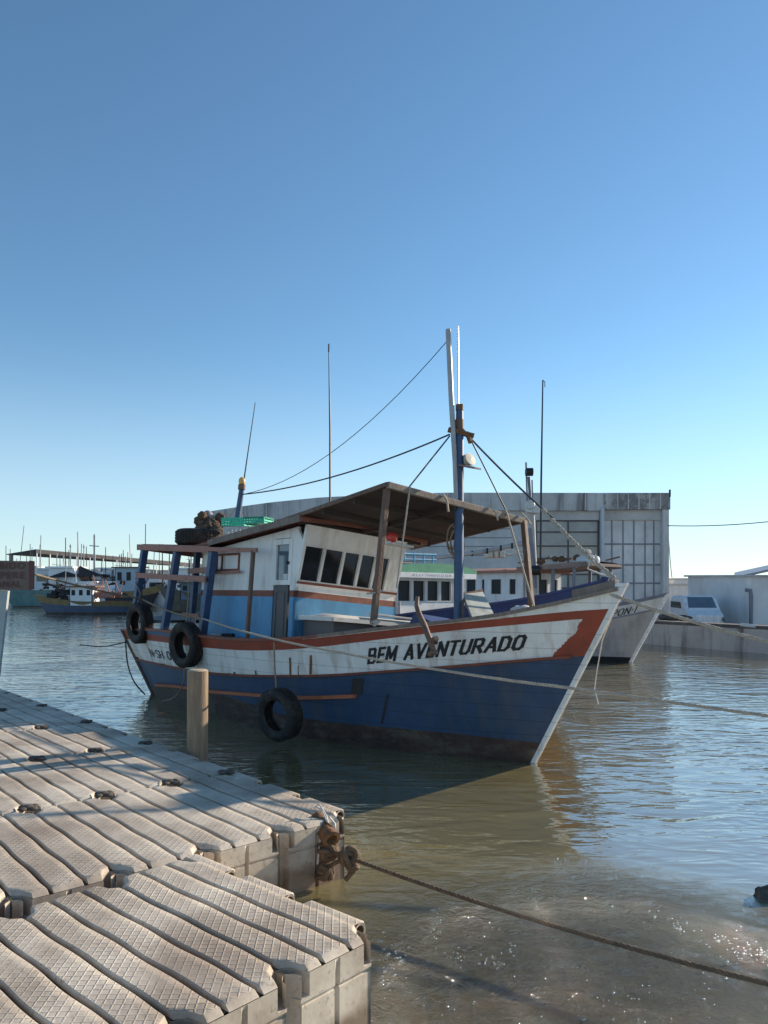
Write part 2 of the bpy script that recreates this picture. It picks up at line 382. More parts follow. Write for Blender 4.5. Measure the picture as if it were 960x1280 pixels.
def wall(mapf,us,vs,openings,thick,mfun,mb=None):
    # plane panel in (u,v) with rectangular openings, given thickness; mapf(u,v,d)->world
    mb=mb or MB()
    for o in openings:
        us=list(us)+[o[0],o[1]]; vs=list(vs)+[o[2],o[3]]
    us=sorted(set(us)); vs=sorted(set(vs))
    def solid(i,j):
        if i<0 or j<0 or i>=len(us)-1 or j>=len(vs)-1: return False
        cu=(us[i]+us[i+1])/2; cv=(vs[j]+vs[j+1])/2
        return not any(o[0]<cu<o[1] and o[2]<cv<o[3] for o in openings)
    for i in range(len(us)-1):
        for j in range(len(vs)-1):
            if not solid(i,j): continue
            u0,u1,v0,v1=us[i],us[i+1],vs[j],vs[j+1]; m=mfun((u0+u1)/2,(v0+v1)/2)
            mb.add([mapf(u0,v0,0),mapf(u1,v0,0),mapf(u1,v1,0),mapf(u0,v1,0)],[(0,1,2,3)],m)
            mb.add([mapf(u0,v0,thick),mapf(u1,v0,thick),mapf(u1,v1,thick),mapf(u0,v1,thick)],[(3,2,1,0)],m)
            if not solid(i-1,j): mb.add([mapf(u0,v0,0),mapf(u0,v1,0),mapf(u0,v1,thick),mapf(u0,v0,thick)],[(0,1,2,3)],m)
            if not solid(i+1,j): mb.add([mapf(u1,v0,0),mapf(u1,v0,thick),mapf(u1,v1,thick),mapf(u1,v1,0)],[(0,1,2,3)],m)
            if not solid(i,j-1): mb.add([mapf(u0,v0,0),mapf(u0,v0,thick),mapf(u1,v0,thick),mapf(u1,v0,0)],[(0,1,2,3)],m)
            if not solid(i,j+1): mb.add([mapf(u0,v1,0),mapf(u1,v1,0),mapf(u1,v1,thick),mapf(u0,v1,thick)],[(0,1,2,3)],m)
    return mb
def rect_frame(mb,mapf,u0,u1,v0,v1,w,d0,d1,m=0):
    for (a,b,c,e) in ((u0-w,u1+w,v0-w,v0),(u0-w,u1+w,v1,v1+w),(u0-w,u0,v0,v1),(u1,u1+w,v0,v1)):
        mb.hexa([mapf(a,c,d0),mapf(b,c,d0),mapf(b,c,d1),mapf(a,c,d1),mapf(a,e,d0),mapf(b,e,d0),mapf(b,e,d1),mapf(a,e,d1)],m)
def text_verts(txt,bold=.02,size=1.0,squash=1.0,spacing=1.0):
    cu=bpy.data.curves.new('lettering_tmp','FONT'); cu.body=txt; cu.size=size; cu.offset=bold; cu.space_character=spacing; cu.resolution_u=6
    o=bpy.data.objects.new('lettering_tmp',cu); COL.objects.link(o)
    dg=bpy.context.evaluated_depsgraph_get(); dg.update()
    me=bpy.data.meshes.new_from_object(o.evaluated_get(dg))
    bm=bmesh.new(); bm.from_mesh(me)
    bmesh.ops.triangulate(bm,faces=bm.faces)
    bmesh.ops.subdivide_edges(bm,edges=[e for e in bm.edges if e.calc_length()>.12*size],cuts=2,use_grid_fill=True)
    bmesh.ops.triangulate(bm,faces=bm.faces)
    bm.verts.ensure_lookup_table()
    vs=[(v.co.x*squash,v.co.y) for v in bm.verts]; fs=[[v.index for v in f.verts] for f in bm.faces]; bm.free()
    bpy.data.objects.remove(o); bpy.data.curves.remove(cu); bpy.data.meshes.remove(me)
    x0=min(v[0] for v in vs); x1=max(v[0] for v in vs); y1=max(v[1] for v in vs); y0=min(v[1] for v in vs)
    return [((x-x0)/(x1-x0),(y-y0)/(y1-y0)) for x,y in vs],fs
def lettering(txt,mapf,mats,parent,bold=.02,name='lettering',spacing=1.0):
    vs,fs=text_verts(txt,bold,spacing=spacing)
    mb=MB(); mb.add([mapf(x,y) for x,y in vs],fs); return mb.build(name,mats,parent)
def tyre_mesh(mb,c,axis,Ro=.31,w=.19,m=0):
    ri=Ro*.60; prof=[]
    h=w/2
    for r,a in ((Ro,-h*.72),(Ro*1.0,-h*.3),(Ro,h*.3),(Ro,h*.72),(Ro*.955,h*.93),(Ro*.86,h*1.06),(Ro*.74,h*1.0),(Ro*.64,h*.78),(ri,h*.70),(ri+.015,h*.55),(Ro*.80,h*.75),(Ro*.9,h*.5),(Ro*.93,0),(Ro*.9,-h*.5),(Ro*.80,-h*.75),(ri+.015,-h*.55),(ri,-h*.70),(Ro*.64,-h*.78),(Ro*.74,-h*1.0),(Ro*.86,-h*1.06),(Ro*.955,-h*.93)): prof.append((r,a))
    mb.lathe(c,axis,prof,44,m,closed=True)
    # tread blocks
    ax=Vector(axis).normalized(); a=ax.cross(Vector((0,0,1)))
    if a.length<1e-3: a=Vector((1,0,0))
    a.normalize(); b=ax.cross(a); c=Vector(c)
    for k in range(44):
        an=2*math.pi*(k+.5)/44; d=a*math.cos(an)+b*math.sin(an)
        for q in (-.52,-.17,.17,.52):
            p=c+d*(Ro+.002)+ax*(q*h*1.15); mb.beam(p-d*.006,p+d*.008,Ro*.095,h*.28,up=ax,m=m)
    return mb

# ================================================================ MAIN BOAT
u0_=(.65,-.76)
FB=Frame((1.57,8.06),u0_,.055,1.0,lambda b:.055+.095*(b-1))
def S(px,py,b,fr=None):
    fr=fr or FB; k=(px-480)/FPX; z=2.0
    for i in range(30):
        bb=b-fr.h*(z-1.2); q=fr.W+fr.n*bb
        s_=(q.x-k*q.y)/(fr.u.x-k*fr.u.y); p=q-fr.u*s_; z=EYE-(py-HOR)*p.y/FPX
    return s_,z-fr.lift(b)
def SP(px,py,b,fr=None):
    fr=fr or FB; s_,z=S(px,py,b,fr); return fr(s_,b,z)
boat=empty('fishing_boat',FB.raw(4,0,0),'blue and white wooden fishing boat with red band and dark canopy, nearest of the boats','fishing boat','fishing boats moored at the quay')
def zkeel(t): return -.7
wedge=lambda t: .30
def main_m(band,t,z,j):
    # 0 boot,1 lower blue,2 white,3 red band,4 top
    if band==0: return 3 if t>.62 else 2
    if band==1: return 2 if False else 1
    if band==2:
        e=.019+.003*noise.noise(Vector((z*12,2.1,0)))+.014*max(0,(1.45-z)/.3)+.003*noise.noise(Vector((z*9,7,1)))
        return 4 if t<e*1.0+.0 else 0
    if band==3: return 4
    return 0 if t<.36 else (5 if t>.72 else 4)
def zlow(t):   # bottom of blue: antifouling edge; weathered plank below the rub rail aft
    k=interp(t,[.42,.62],[0,1]); return lerp(zb(t),zf(t)-.02,k*.85)
build_hull(FB,boat,[(zkeel,6),(zlow,5),(zw,26),(zl,3),(zr,2),(zg_,1)],[M['white_hull'],M['blue_hull'],M['boot'],M['boot_grey'],M['red_band'],M['navy_hull']],main_m,nt_=300,railmat=M['red_trim'],bowrail=M['grey_wood'])
strake(FB,boat,lambda t:zw(t)-.005,.012,1.0,.035,.028,M['red_trim'],'rub_rail')
strake(FB,boat,zf,.262,.93,.05,.045,M['orange_rail'],'rub_rail')
stem_post(FB,boat,M['white_hull'],.07,1.90)
# stern quarter trim
mb=MB()
for side in (1,-1):
    pts=[]
    for i in range(12):
        z=lerp(-.1,1.12,i/11); s_,b,_=hull_sbz(1,z); pts.append(FB.raw(s_+.015,b*side+side*.01,z))
    mb.tube(pts,.03,6); mb.build('stern_trim',M['brown_wood'],boat,smooth=50); mb=MB()
# breasthook / stem head block
mb=MB(); mb.hexa([FB.raw(-.62,.17,1.74),FB.raw(-.62,-.17,1.74),FB.raw(-1.02,-.04,1.84),FB.raw(-1.02,.04,1.84),FB.raw(-.62,.17,1.83),FB.raw(-.62,-.17,1.83),FB.raw(-1.02,-.04,1.93),FB.raw(-1.02,.04,1.93)])
mb.build('bow_platform',M['grey_wood'],boat,bevel=.01)
mb=MB(); 
for a in range(3):
    mb.tube([FB.raw(-.80+.03*a+.09*math.cos(q*math.pi/6),.07*math.sin(q*math.pi/6),1.74+.012*math.sin(q*2+a)) for q in range(13)],.014,6)
mb.build('rusty_shackle',M['rust'],boat,smooth=50)
# name and number
def hull_xy(t,z,off=.006,side=1):
    s_,b,_=hull_sbz(t,z); return FB.raw(s_,(b+off)*side,z)
def zpy(px_t,py):   # height on the hull at station t that the given level reads
    z=1.1
    for i in range(25):
        p=hull_xy(px_t,z); z=.5*z+.5*(EYE-(py-HOR)*p.y/FPX)
    return z
def t_at(px,py):
    t=.2
    lo,hi=.0,1.0
    for i in range(30):
        t=(lo+hi)/2; p=hull_xy(t,zpy(t,py)); x=480+FPX*p.x/p.y
        if x>px: lo=t
        else: hi=t
    return t
tA=t_at(460,821); tB=t_at(659,803)
def name_map(x,y):
    t=lerp(tA,tB,x); base=zpy(t,lerp(831,812.5,x)); top=zpy(t,lerp(810,792.5,x)); return hull_xy(t,lerp(base,top,y))
GLY={'B':(.62,[[(0,0),(0,1)],[(0,1),(.42,1),(.5,.9),(.5,.62),(.4,.52),(0,.52)],[(.4,.52),(.54,.42),(.54,.1),(.44,0),(0,0)]]),
'E':(.50,[[(0,0),(0,1)],[(0,1),(.44,1)],[(0,.52),(.38,.52)],[(0,0),(.44,0)]]),
'M':(.78,[[(0,0),(.03,1)],[(.03,1),(.36,.22),(.69,1)],[(.69,1),(.72,0)]]),
'A':(.66,[[(0,0),(.3,1),(.6,0)],[(.13,.32),(.47,.32)]]),'V':(.64,[[(0,1),(.29,0),(.58,1)]]),
'N':(.62,[[(0,0),(0,1)],[(0,1),(.56,0)],[(.56,0),(.56,1)]]),'T':(.60,[[(0,1),(.56,1)],[(.28,1),(.28,0)]]),
'U':(.62,[[(0,1),(0,.16),(.12,0),(.42,0),(.54,.16),(.54,1)]]),'R':(.64,[[(0,0),(0,1)],[(0,1),(.42,1),(.52,.88),(.52,.58),(.42,.47),(0,.47)],[(.28,.47),(.58,0)]]),
'D':(.64,[[(0,0),(0,1)],[(0,1),(.36,1),(.54,.80),(.54,.2),(.36,0),(0,0)]]),'O':(.66,[[(.14,0),(0,.18),(0,.82),(.14,1),(.42,1),(.56,.82),(.56,.18),(.42,0),(.14,0)]]),
'P':(.60,[[(0,0),(0,1)],[(0,1),(.42,1),(.52,.88),(.52,.58),(.42,.47),(0,.47)]]),'I':(.2,[[(0,0),(0,1)]]),' ':(.34,[]),'-':(.4,[[(0,.5),(.26,.5)]]),'.':(.3,[[(.06,.45),(.06,.6)]]),
'S':(.58,[[(.5,.86),(.38,1),(.12,1),(0,.84),(0,.66),(.5,.38),(.5,.16),(.38,0),(.12,0),(0,.14)]]),'H':(.62,[[(0,0),(0,1)],[(.54,0),(.54,1)],[(0,.5),(.54,.5)]]),
'0':(.6,[[(.12,0),(0,.2),(0,.8),(.12,1),(.36,1),(.48,.8),(.48,.2),(.36,0),(.12,0)]]),'3':(.56,[[(0,1),(.46,1),(.22,.58),(.46,.4),(.46,.14),(.34,0),(0,0)]]),
'8':(.58,[[(.1,.52),(0,.72),(.1,1),(.38,1),(.48,.72),(.38,.52),(.1,.52),(0,.3),(.1,0),(.38,0),(.48,.3),(.38,.52)]]),'7':(.54,[[(0,1),(.46,1),(.16,0)]]),'C':(.6,[[(.5,.84),(.38,1),(.12,1),(0,.84),(0,.16),(.12,0),(.38,0),(.5,.16)]]),'L':(.5,[[(0,1),(0,0),(.42,0)]])}
def painted(txt,mapf,mats,parent,th=.17,gap=.16,wob=.0,name='lettering'):
    # mapf(x,y,d): x,y in 0..1 over the word, d = height above the surface
    tot=sum(GLY[c][0]+gap+th*.6 for c in txt); x=th/2; mb=MB(); q=0; rnd=random.Random(len(txt))
    for c in txt:
        w_,st=GLY[c]; sk=rnd.uniform(-wob,wob)
        for pl in st:
            for i in range(len(pl)-1):
                (ax,ay),(bx,by_)=pl[i],pl[i+1]; dx,dy=bx-ax,(by_-ay); l=math.hypot(dx,dy)
                tx,ty=dx/l,dy/l; e=th*.42*(1 if True else 0)
                vert=abs(ty)>abs(tx); t_=th*(1.12 if vert else .86)*.5
                ax2,ay2,bx2,by2=ax-tx*e,ay-ty*e,bx+tx*e,by_+ty*e
                ns=max(1,int(l/.12)); off=.004+.0003*(q%9); q+=1; b0=len(mb.v)
                for k in range(ns+1):
                    f=k/ns; X=lerp(ax2,bx2,f); Y=lerp(ay2,by2,f)
                    for sg_ in (-1,1):
                        xx=X-ty*t_*sg_; yy=Y+tx*t_*sg_
                        yy=lerp(th*.43,1-th*.43,yy) if True else yy
                        mb.v.append(mapf((x+xx+sk*yy)/tot,min(1.02,max(-.02,yy)),off))
                for k in range(ns): mb.f.append([b0+2*k,b0+2*k+2,b0+2*k+3,b0+2*k+1]); mb.m.append(0)
        x+=w_+gap+th*.6
    return mb.build(name,mats,parent)
def name_map2(x,y,d):
    t=lerp(tA,tB,x); base=zpy(t,lerp(831,812.5,x)); top=zpy(t,lerp(810,792.5,x)); return hull_xy(t,lerp(base,top,y),d)
painted('BEM AVENTURADO',name_map2,M['lettering'],boat,.215,.11,.04)
tC=t_at(187,815); tD=t_at(238,822)
def reg_map(x,y):
    t=lerp(tC,tD,x); base=zpy(t,lerp(821,829,x)); top=zpy(t,lerp(811,817,x)); return hull_xy(t,lerp(base,top,y))
painted('N.SH 03837',lambda x,y,d: (lambda t: hull_xy(t,lerp(zpy(t,lerp(821,829,x)),zpy(t,lerp(811,817,x)),y),d))(lerp(tC,tD,x)),M['lettering'],boat,.15,.10,.04)
# rust streaks and scupper slots
def patch(mb,px0,px1,py0,py1,off=.005,m=0,n=5):
    t0=t_at(px0,py0); t1=t_at(px1,py0)
    def fn(u_,v_):
        t=lerp(t0,t1,u_+.1*noise.noise(Vector((v_*4,px0,0)))*(1 if n>2 else 0)); return hull_xy(t,zpy(t,lerp(py0,py1,v_)),off)
    mb.grid(fn,2,n,m)
mb=MB()
for a,b,c,d in ((361,363.5,822,845),(387,390,819,843),(372,373,832,844),(318,320,838,846)): patch(mb,a,b,c,d); mb.build('rust_streak',M['rust'],boat); mb=MB()
mb=MB()
for a,b,c in ((168,172,821),(199,206,829.5),(214,221,833),(239,247,839),(255,263,840),(280,288,841.5),(292,294,840),(303,312,843)): patch(mb,a,b,c,c+3.5,.012,n=1); mb.build('scupper',M['black'],boat); mb=MB()
M['hstain']=mat('dark_hull_stain',(.035,.03,.03),.7,.4,10)
for q in ((441,455,848,868),(483,486,868,905)): mb=MB(); patch(mb,*q,.007,n=3); mb.build('hull_stain',M['hstain'],boat)

# ---- wheelhouse
zf0=.72; SF=3.02; SA=5.62; BC=1.0; BF=-.70
def side_map(b0,sg):
    return lambda a,z,d: FB(a,b0-sg*d,z)
def cab_m(a,z):
    return 1 if z<1.68 else (2 if z<1.765 else 0)
cabm=[M['cab_white'],M['cab_blue'],M['red_trim']]
def roofz(a): return interp(a,[2.9,3.16,5.03,5.62],[2.60,2.57,2.40,2.35])
mb=MB()
wall(side_map(BC,1),[SF,4.0,4.9,SA],[zf0,1.68,1.765,2.2,2.33],[(3.16,3.56,.74,2.33)],.04,cab_m,mb)
wall(side_map(BF,-1),[SF,4.0,4.9,SA],[zf0,1.68,1.765,2.2,2.33],[(3.5,4.3,1.9,2.25)],.04,cab_m,mb)
for b_,sg in ((BC,1),(BF,-1)):   # sloping top
    f=side_map(b_,sg)
    if sg==1:
        segs=[(3.02,3.16),(3.56,4.9),(4.9,SA)]
        mb.hexa([f(3.16,2.45,0),f(3.56,2.45,0),f(3.56,2.45,.04),f(3.16,2.45,.04),f(3.16,roofz(3.16),0),f(3.56,roofz(3.56),0),f(3.56,roofz(3.56),.04),f(3.16,roofz(3.16),.04)],0)
    else: segs=[(3.02,4.9),(4.9,SA)]
    for a,b in segs:
        mb.hexa([f(a,2.33,0),f(b,2.33,0),f(b,2.33,.04),f(a,2.33,.04),f(a,roofz(a),0),f(b,roofz(b),0),f(b,roofz(b),.04),f(a,roofz(a),.04)],0)
# aft wall
fa=lambda b,z,d: FB(SA-d,b,z)
wall(fa,[BF,BC],[zf0,1.68,1.765,2.33],[(-.3,.35,.74,2.2)],.04,cab_m,mb)
mb.build('cabin_wall',cabm,boat,smooth=30)
# front wall raked forward above the sill
def ff(b,z,d):
    a=SF-(max(0,z-1.82))*.26; return FB(a+d,b,z)
def b_at(px):
    lo,hi=-1.2,1.2
    for i in range(30):
        b=(lo+hi)/2; p=ff(b,2.1,0); x=480+FPX*p.x/p.y
        if x>px: lo=b
        else: hi=b
    return b
wins=[(b_at(a),b_at(c)) for a,c in ((377.5,401),(403.2,425.5),(427.6,446.5),(448.4,465.5),(467.5,483))]
ops=[(min(a,b),max(a,b),1.90,2.34) for a,b in wins]
mb=wall(ff,[BF,BC],[zf0,1.68,1.765,1.82,2.4,2.60],ops,.05,cab_m)
mb.build('front_wall',cabm,boat)
mb=MB(); mb.hexa([FB(3.02,BC-.002,1.82),FB(3.02,BC-.04,1.82),FB(2.88,BC-.04,2.36),FB(2.88,BC-.002,2.36),FB(3.03,BC-.002,1.82),FB(3.03,BC-.04,1.82),FB(3.03,BC-.04,2.56),FB(3.03,BC-.002,2.56)])
mb.build('corner_panel',M['cab_white'],boat)
mb=MB(); mb.hexa([ff(BF,1.855,-.015),ff(BC,1.855,-.015),ff(BC,1.855,.0),ff(BF,1.855,.0),ff(BF,1.885,-.015),ff(BC,1.885,-.015),ff(BC,1.885,.0),ff(BF,1.885,.0)])
mb.build('window_sill',M['red_trim'],boat)
for a,b in wins:
    b0,b1=min(a,b),max(a,b)
    fo=MB(); rect_frame(fo,ff,b0+.004,b1-.004,1.904,2.336,.010,-.008,.03)
    wf=fo.build('window',M['cab_white'],boat)
    g=MB(); g.add([ff(b0,1.90,.03),ff(b1,1.90,.03),ff(b1,2.34,.03),ff(b0,2.34,.03)],[(0,1,2,3)]); g.build('pane',M['glass_dark'],wf)
# door with grey lower leaf
sm=side_map(BC,1)
mb=MB(); mb.hexa([sm(3.20,.76,-.005),sm(3.53,.76,-.005),sm(3.53,.76,.03),sm(3.20,.76,.03),sm(3.20,1.83,-.005),sm(3.53,1.83,-.005),sm(3.53,1.83,.03),sm(3.20,1.83,.03)])
dr=mb.build('door',M['grey_panel'],boat,bevel=.004)
mb=MB(); rect_frame(mb,sm,3.27,3.46,.95,1.74,.012,-.014,-.004); mb.build('door_moulding',M['grey_panel'],dr)
mb=wall(lambda a,z,d: sm(a,z,d-.012),[3.13,3.60],[1.835,2.44],[(3.20,3.50,1.90,2.365)],.035,lambda a,b:0)
df=mb.build('door_window_frame',M['cab_white'],dr)
mb=MB(); mb.add([sm(3.19,1.89,.012),sm(3.51,1.89,.012),sm(3.51,2.375,.012),sm(3.19,2.375,.012)],[(0,1,2,3)]); mb.build('pane',M['glass_blue'],df)
mb=MB(); mb.hexa([sm(3.23,1.905,.008),sm(3.33,1.905,.008),sm(3.33,1.905,.0),sm(3.23,1.905,.0),sm(3.23,1.98,.008),sm(3.33,1.98,.008),sm(3.33,1.98,.0),sm(3.23,1.98,.0)]); mb.build('sticker',M['hatch_white'],df)
mb=MB(); mb.blob(sm(3.19,2.12,-.03),.022,.022,.022); mb.tube([sm(3.19,2.12,-.03),sm(3.19,2.12,0)],.012,6); mb.build('handle',M['black'],dr,smooth=40)
# dark trim beside the door, red frame on the aft panel
mb=MB(); rect_frame(mb,sm,4.50,5.12,2.07,2.27,.03,-.018,.0); mb.beam(sm(4.98,2.06,-.01),sm(4.98,2.28,-.01),.03,.02,up=(0,0,1)); mb.build('panel_frame',M['red_trim'],boat)
# roof
def roof(u_,v_,dz=0):
    a=lerp(2.72,5.75,u_); b=lerp(1.18,-.98,v_); crown=.06*(1-(2*v_-1)**2)
    return FB(a,b,roofz(a)+.03+crown+dz)
mb=MB(); mb.grid(lambda a,b: roof(a,b,.045),12,10); mb.grid(lambda a,b: roof(a,b,0),12,10,flip=True)
for e in (0,1):
    mb.grid(lambda a,b,e=e: roof(e,a,.045*b),10,1); mb.grid(lambda a,b,e=e: roof(a,e,.045*b),12,1)
mb.build('cabin_roof',M['red_wood'],boat,smooth=30,merge=True)
mb=MB()
for e,(a0,a1) in ((1.185,(2.72,5.1)),(-.985,(2.72,5.7))):
    mb=MB()
    mb.beam(FB(a0,e,roofz(a0)+.045),FB((a0+a1)/2,e,roofz((a0+a1)/2)+.045),.03,.085); mb.beam(FB((a0+a1)/2,e,roofz((a0+a1)/2)+.045),FB(a1,e,roofz(a1)+.045),.03,.085)
    mb.build('roof_edge',M['grey_wood'],boat)
mb=MB(); mb.beam(FB(2.70,1.18,2.63),FB(2.70,.1,2.69),.03,.05); mb.beam(FB(2.70,.1,2.69),FB(2.70,-.97,2.63),.03,.05); mb.build('roof_visor',M['red_wood'],boat)
# aft shelter
def za(a): return interp(a,[3.69,4.93,7.51],[2.27,2.335,2.47])
mb=MB()
def asl(u_,v_,dz=0): a=lerp(4.95,7.5,u_); b=lerp(1.22,-1.2,v_); return FB(a,b,za(a)+.03+dz)
mb.grid(lambda a,b: asl(a,b,.03),8,6); mb.grid(lambda a,b: asl(a,b,0),8,6,flip=True)
mb.build('aft_roof',M['pink_wood'],boat)
mb=MB()
mb.beam(FB(7.52,1.25,za(7.5)),FB(4.93,1.25,za(4.93)),.04,.10); mb.beam(FB(4.93,1.25,za(4.93)),FB(3.60,1.25,za(3.6)),.04,.06)
mb.beam(FB(7.52,-1.22,za(7.5)),FB(4.93,-1.22,za(4.93)),.04,.10); mb.beam(FB(7.5,1.24,za(7.5)),FB(7.5,-1.22,za(7.5)),.04,.09)
mb.build('roof_beam',M['pink_wood'],boat,bevel=.006)
for (p0,p1,b0,b1) in (((181,688),(169,760),1.23,1.3),((222,690),(204,790),1.23,1.3),((267,689),(251,802),1.2,1.25)):
    mb=MB(); mb.beam(SP(*p0,b0),SP(*p1,b1)-Vector((0,0,.1)),.105,.105,up=FB.u); mb.build('roof_post',M['post_blue'],boat,bevel=.008)
for (a0,a1) in ((5.0,5.05),(6.2,6.3),(7.3,7.4)):
    mb=MB(); mb.beam(FB(a0,-1.2,za(a0)),FB(a1,-1.22,.9),.085,.085,up=FB.u); mb.build('roof_post',M['post_blue'],boat,bevel=.008)
mb=MB(); mb.beam(SP(247,690,.75),SP(238,800,.8),.09,.09,up=FB.u); mb.build('roof_post',M['post_blue'],boat,bevel=.008)
mb=MB(); mb.beam(SP(317,688,1.25),SP(309,803,1.28),.05,.05,up=FB.u); mb.build('roof_post',M['brown_wood'],boat,bevel=.008)
mb=MB(); mb.beam(SP(171,719,1.32),SP(257,724,1.32),.035,.085); mb.build('side_rail',M['pink_wood'],boat,bevel=.005)
mb=MB(); mb.beam(SP(236,714,.82),SP(263,712,1.2),.04,.085); mb.beam(SP(262,716,1.06),SP(300,714.5,1.06),.03,.04); mb.build('side_rail',M['pink_wood'],boat,bevel=.005)
mb=MB(); mb.beam(SP(229,768,1.0),SP(250,771,1.0),.04,.07); mb.build('side_rail',M['pink_wood'],boat,bevel=.005)
# fore canopy
NC=(1.12,1.15,2.90); CA=3.25
def can(u_,v_,dz=0):
    a=lerp(1.12,CA,u_); b=lerp(1.15,-1.15,v_); z=lerp(2.89,2.62,u_)-.04*v_+ .02*math.sin(v_*math.pi)
    z+=-.025*abs(math.sin(u_*math.pi*3))*math.sin(v_*math.pi)+.012*noise.noise(Vector((a*2,b*2,0)))
    return FB(a,b,z+dz)
mb=MB(); mb.grid(lambda a,b: can(a,b,.012),30,24); mb.grid(lambda a,b: can(a,b,0),30,24,flip=True)
mb.build('canopy_cover',M['tarp'],boat,smooth=40)
mb=MB()
mb.beam(FB(1.10,1.17,2.89),FB(1.10,-1.17,2.85),.05,.075); mb.build('canopy_front_beam',M['grey_wood'],boat,bevel=.008)
mb=MB(); mb.beam(FB(1.1,1.17,2.90),FB(CA,1.17,2.63),.03,.045); mb.beam(FB(1.1,-1.17,2.86),FB(CA,-1.17,2.59),.03,.045); mb.build('canopy_side_beam',M['brown_wood'],boat)
mb=MB()
for a in (1.7,2.3,2.85):
    mb.beam(FB(a,1.15,lerp(2.89,2.62,(a-1.12)/(CA-1.12))-.05),FB(a,-1.15,lerp(2.89,2.62,(a-1.12)/(CA-1.12))-.05),.035,.045)
mb.beam(FB(1.12,.1,2.82),FB(CA,.1,2.57),.03,.04)
mb.build('canopy_batten',M['batten'],boat)
mb=MB(); mb.beam(SP(484,611,1.13),SP(467,780,1.15),.065,.06,up=FB.u); pA=mb.build('canopy_post',M['brown_wood'],boat,bevel=.008)
mb=MB(); mb.tube([SP(468+4*math.cos(q*.9),776+q*.6,1.15)+Vector((0,0,0)) for q in range(1)]+[SP(466,777,1.2),SP(472,779,1.12),SP(468,781,1.2),SP(474,776,1.14)],.022,6); mb.tube([SP(479,738,1.1),SP(470,741,1.17),SP(459,742,1.2)],.012,6); mb.build('lashing',M['rope_pale'],pA,smooth=50)
mb=MB(); mb.beam(SP(654,651,-1.13),SP(665,772,-1.0),.065,.065,up=FB.u); mb.build('canopy_post',M['brown_wood'],boat,bevel=.008)
mb=MB()
for q in (([1.08,.35,2.94],[1.03,.33,2.86],[1.05,.28,2.74]),([1.08,-.45,2.94],[1.02,-.5,2.85],[1.0,-.52,2.76]),([1.08,-1.05,2.94],[1.0,-1.08,2.86],[1.0,-1.15,2.8])):
    mb=MB(); mb.tube([FB(*w_) for w_ in q],.012,6); mb.build('tie_line',M['rope_pale'],boat,smooth=50)
# masts
mb=MB(); mb.tube([SP(573,780,0),SP(574,560,0),SP(574.5,507,0)],[.058,.052,.042],10); ms=mb.build('mast',M['post_blue'],boat,smooth=50)
mb=MB(); mb.tube([SP(574.4,513,0),SP(574.5,506,0)],.05,10); mb.build('mast_collar',M['brown_wood'],ms,smooth=50); mb=MB(); mb.tube([SP(574,543,0),SP(574,525,0)],.055,10); mb.build('mast_collar',M['brown_wood'],ms,smooth=50)
mb=MB(); mb.tube([SP(573,505,-.02),SP(572.5,408,-.02)],[.010,.006],6); mb.build('antenna',M['alu'],ms,smooth=50)
mb=MB(); mb.tube([SP(570,628,.06),SP(568.5,580,.08),SP(564,500,.1),SP(560,412,.1)],[.026,.028,.032,.032],8); mb.build('white_pole',M['white_pole'],boat,smooth=50)
mb=MB(); mb.beam(SP(560,537,.12),SP(592,545,-.12),.07,.05); mb.tube([SP(583,541,-.05),SP(586,547,-.05),SP(588,553,-.05)],.03,6); mb.tube([SP(564,535,.1),SP(570,541,.02),SP(578,538,0),SP(584,544,-.05)],.026,6); mb.build('rusty_bracket',M['rust'],ms,smooth=50)
mb=MB(); mb.beam(SP(577,582,0),SP(597,585.5,-.05),.16,.02); br=mb.build('lamp_bracket',M['grey_wood'],ms)
mb=MB(); mb.beam(SP(579,575,-.02),SP(584,575,-.06),.10,.11); mb.lathe(SP(586,575,-.05),FB.u*.8+Vector((0,0,.3)),[(.0,-.03),(.06,-.03),(.075,.0),(.08,.03),(.0,.035)],14); mb.build('flood_lamp',M['cream'],ms,smooth=40)
mb=MB(); mb.tube([SP(412.5,660,.45),SP(412.5,540,.45),SP(411,432,.45)],[.014,.012,.007],6); mb.tube([SP(411,440,.45),SP(411.2,430,.45)],.012,6); mb.build('whip_antenna',M['cable'],boat,smooth=50)
am=MB(); am.tube([SP(295,660,.3),SP(302,612,.3)],[.05,.042],8); a2=am.build('light_mast',M['post_blue'],boat,smooth=50)
mb=MB(); mb.tube([SP(302,612,.3),SP(302.3,606,.3)],.06,10); mb.build('lamp_base',M['brown_wood'],a2,smooth=50)
mb=MB(); mb.lathe(SP(302.4,605,.3),(0,0,1),[(.05,0),(.056,.03),(.05,.08),(.02,.11),(0,.115)],12); mb.build('amber_lamp',M['orange_lamp'],a2,smooth=50)
mb=MB(); mb.tube([SP(304,606,.25),SP(319,503,.25)],[.012,.006],6); mb.build('whip_antenna',M['cable'],a2,smooth=50)
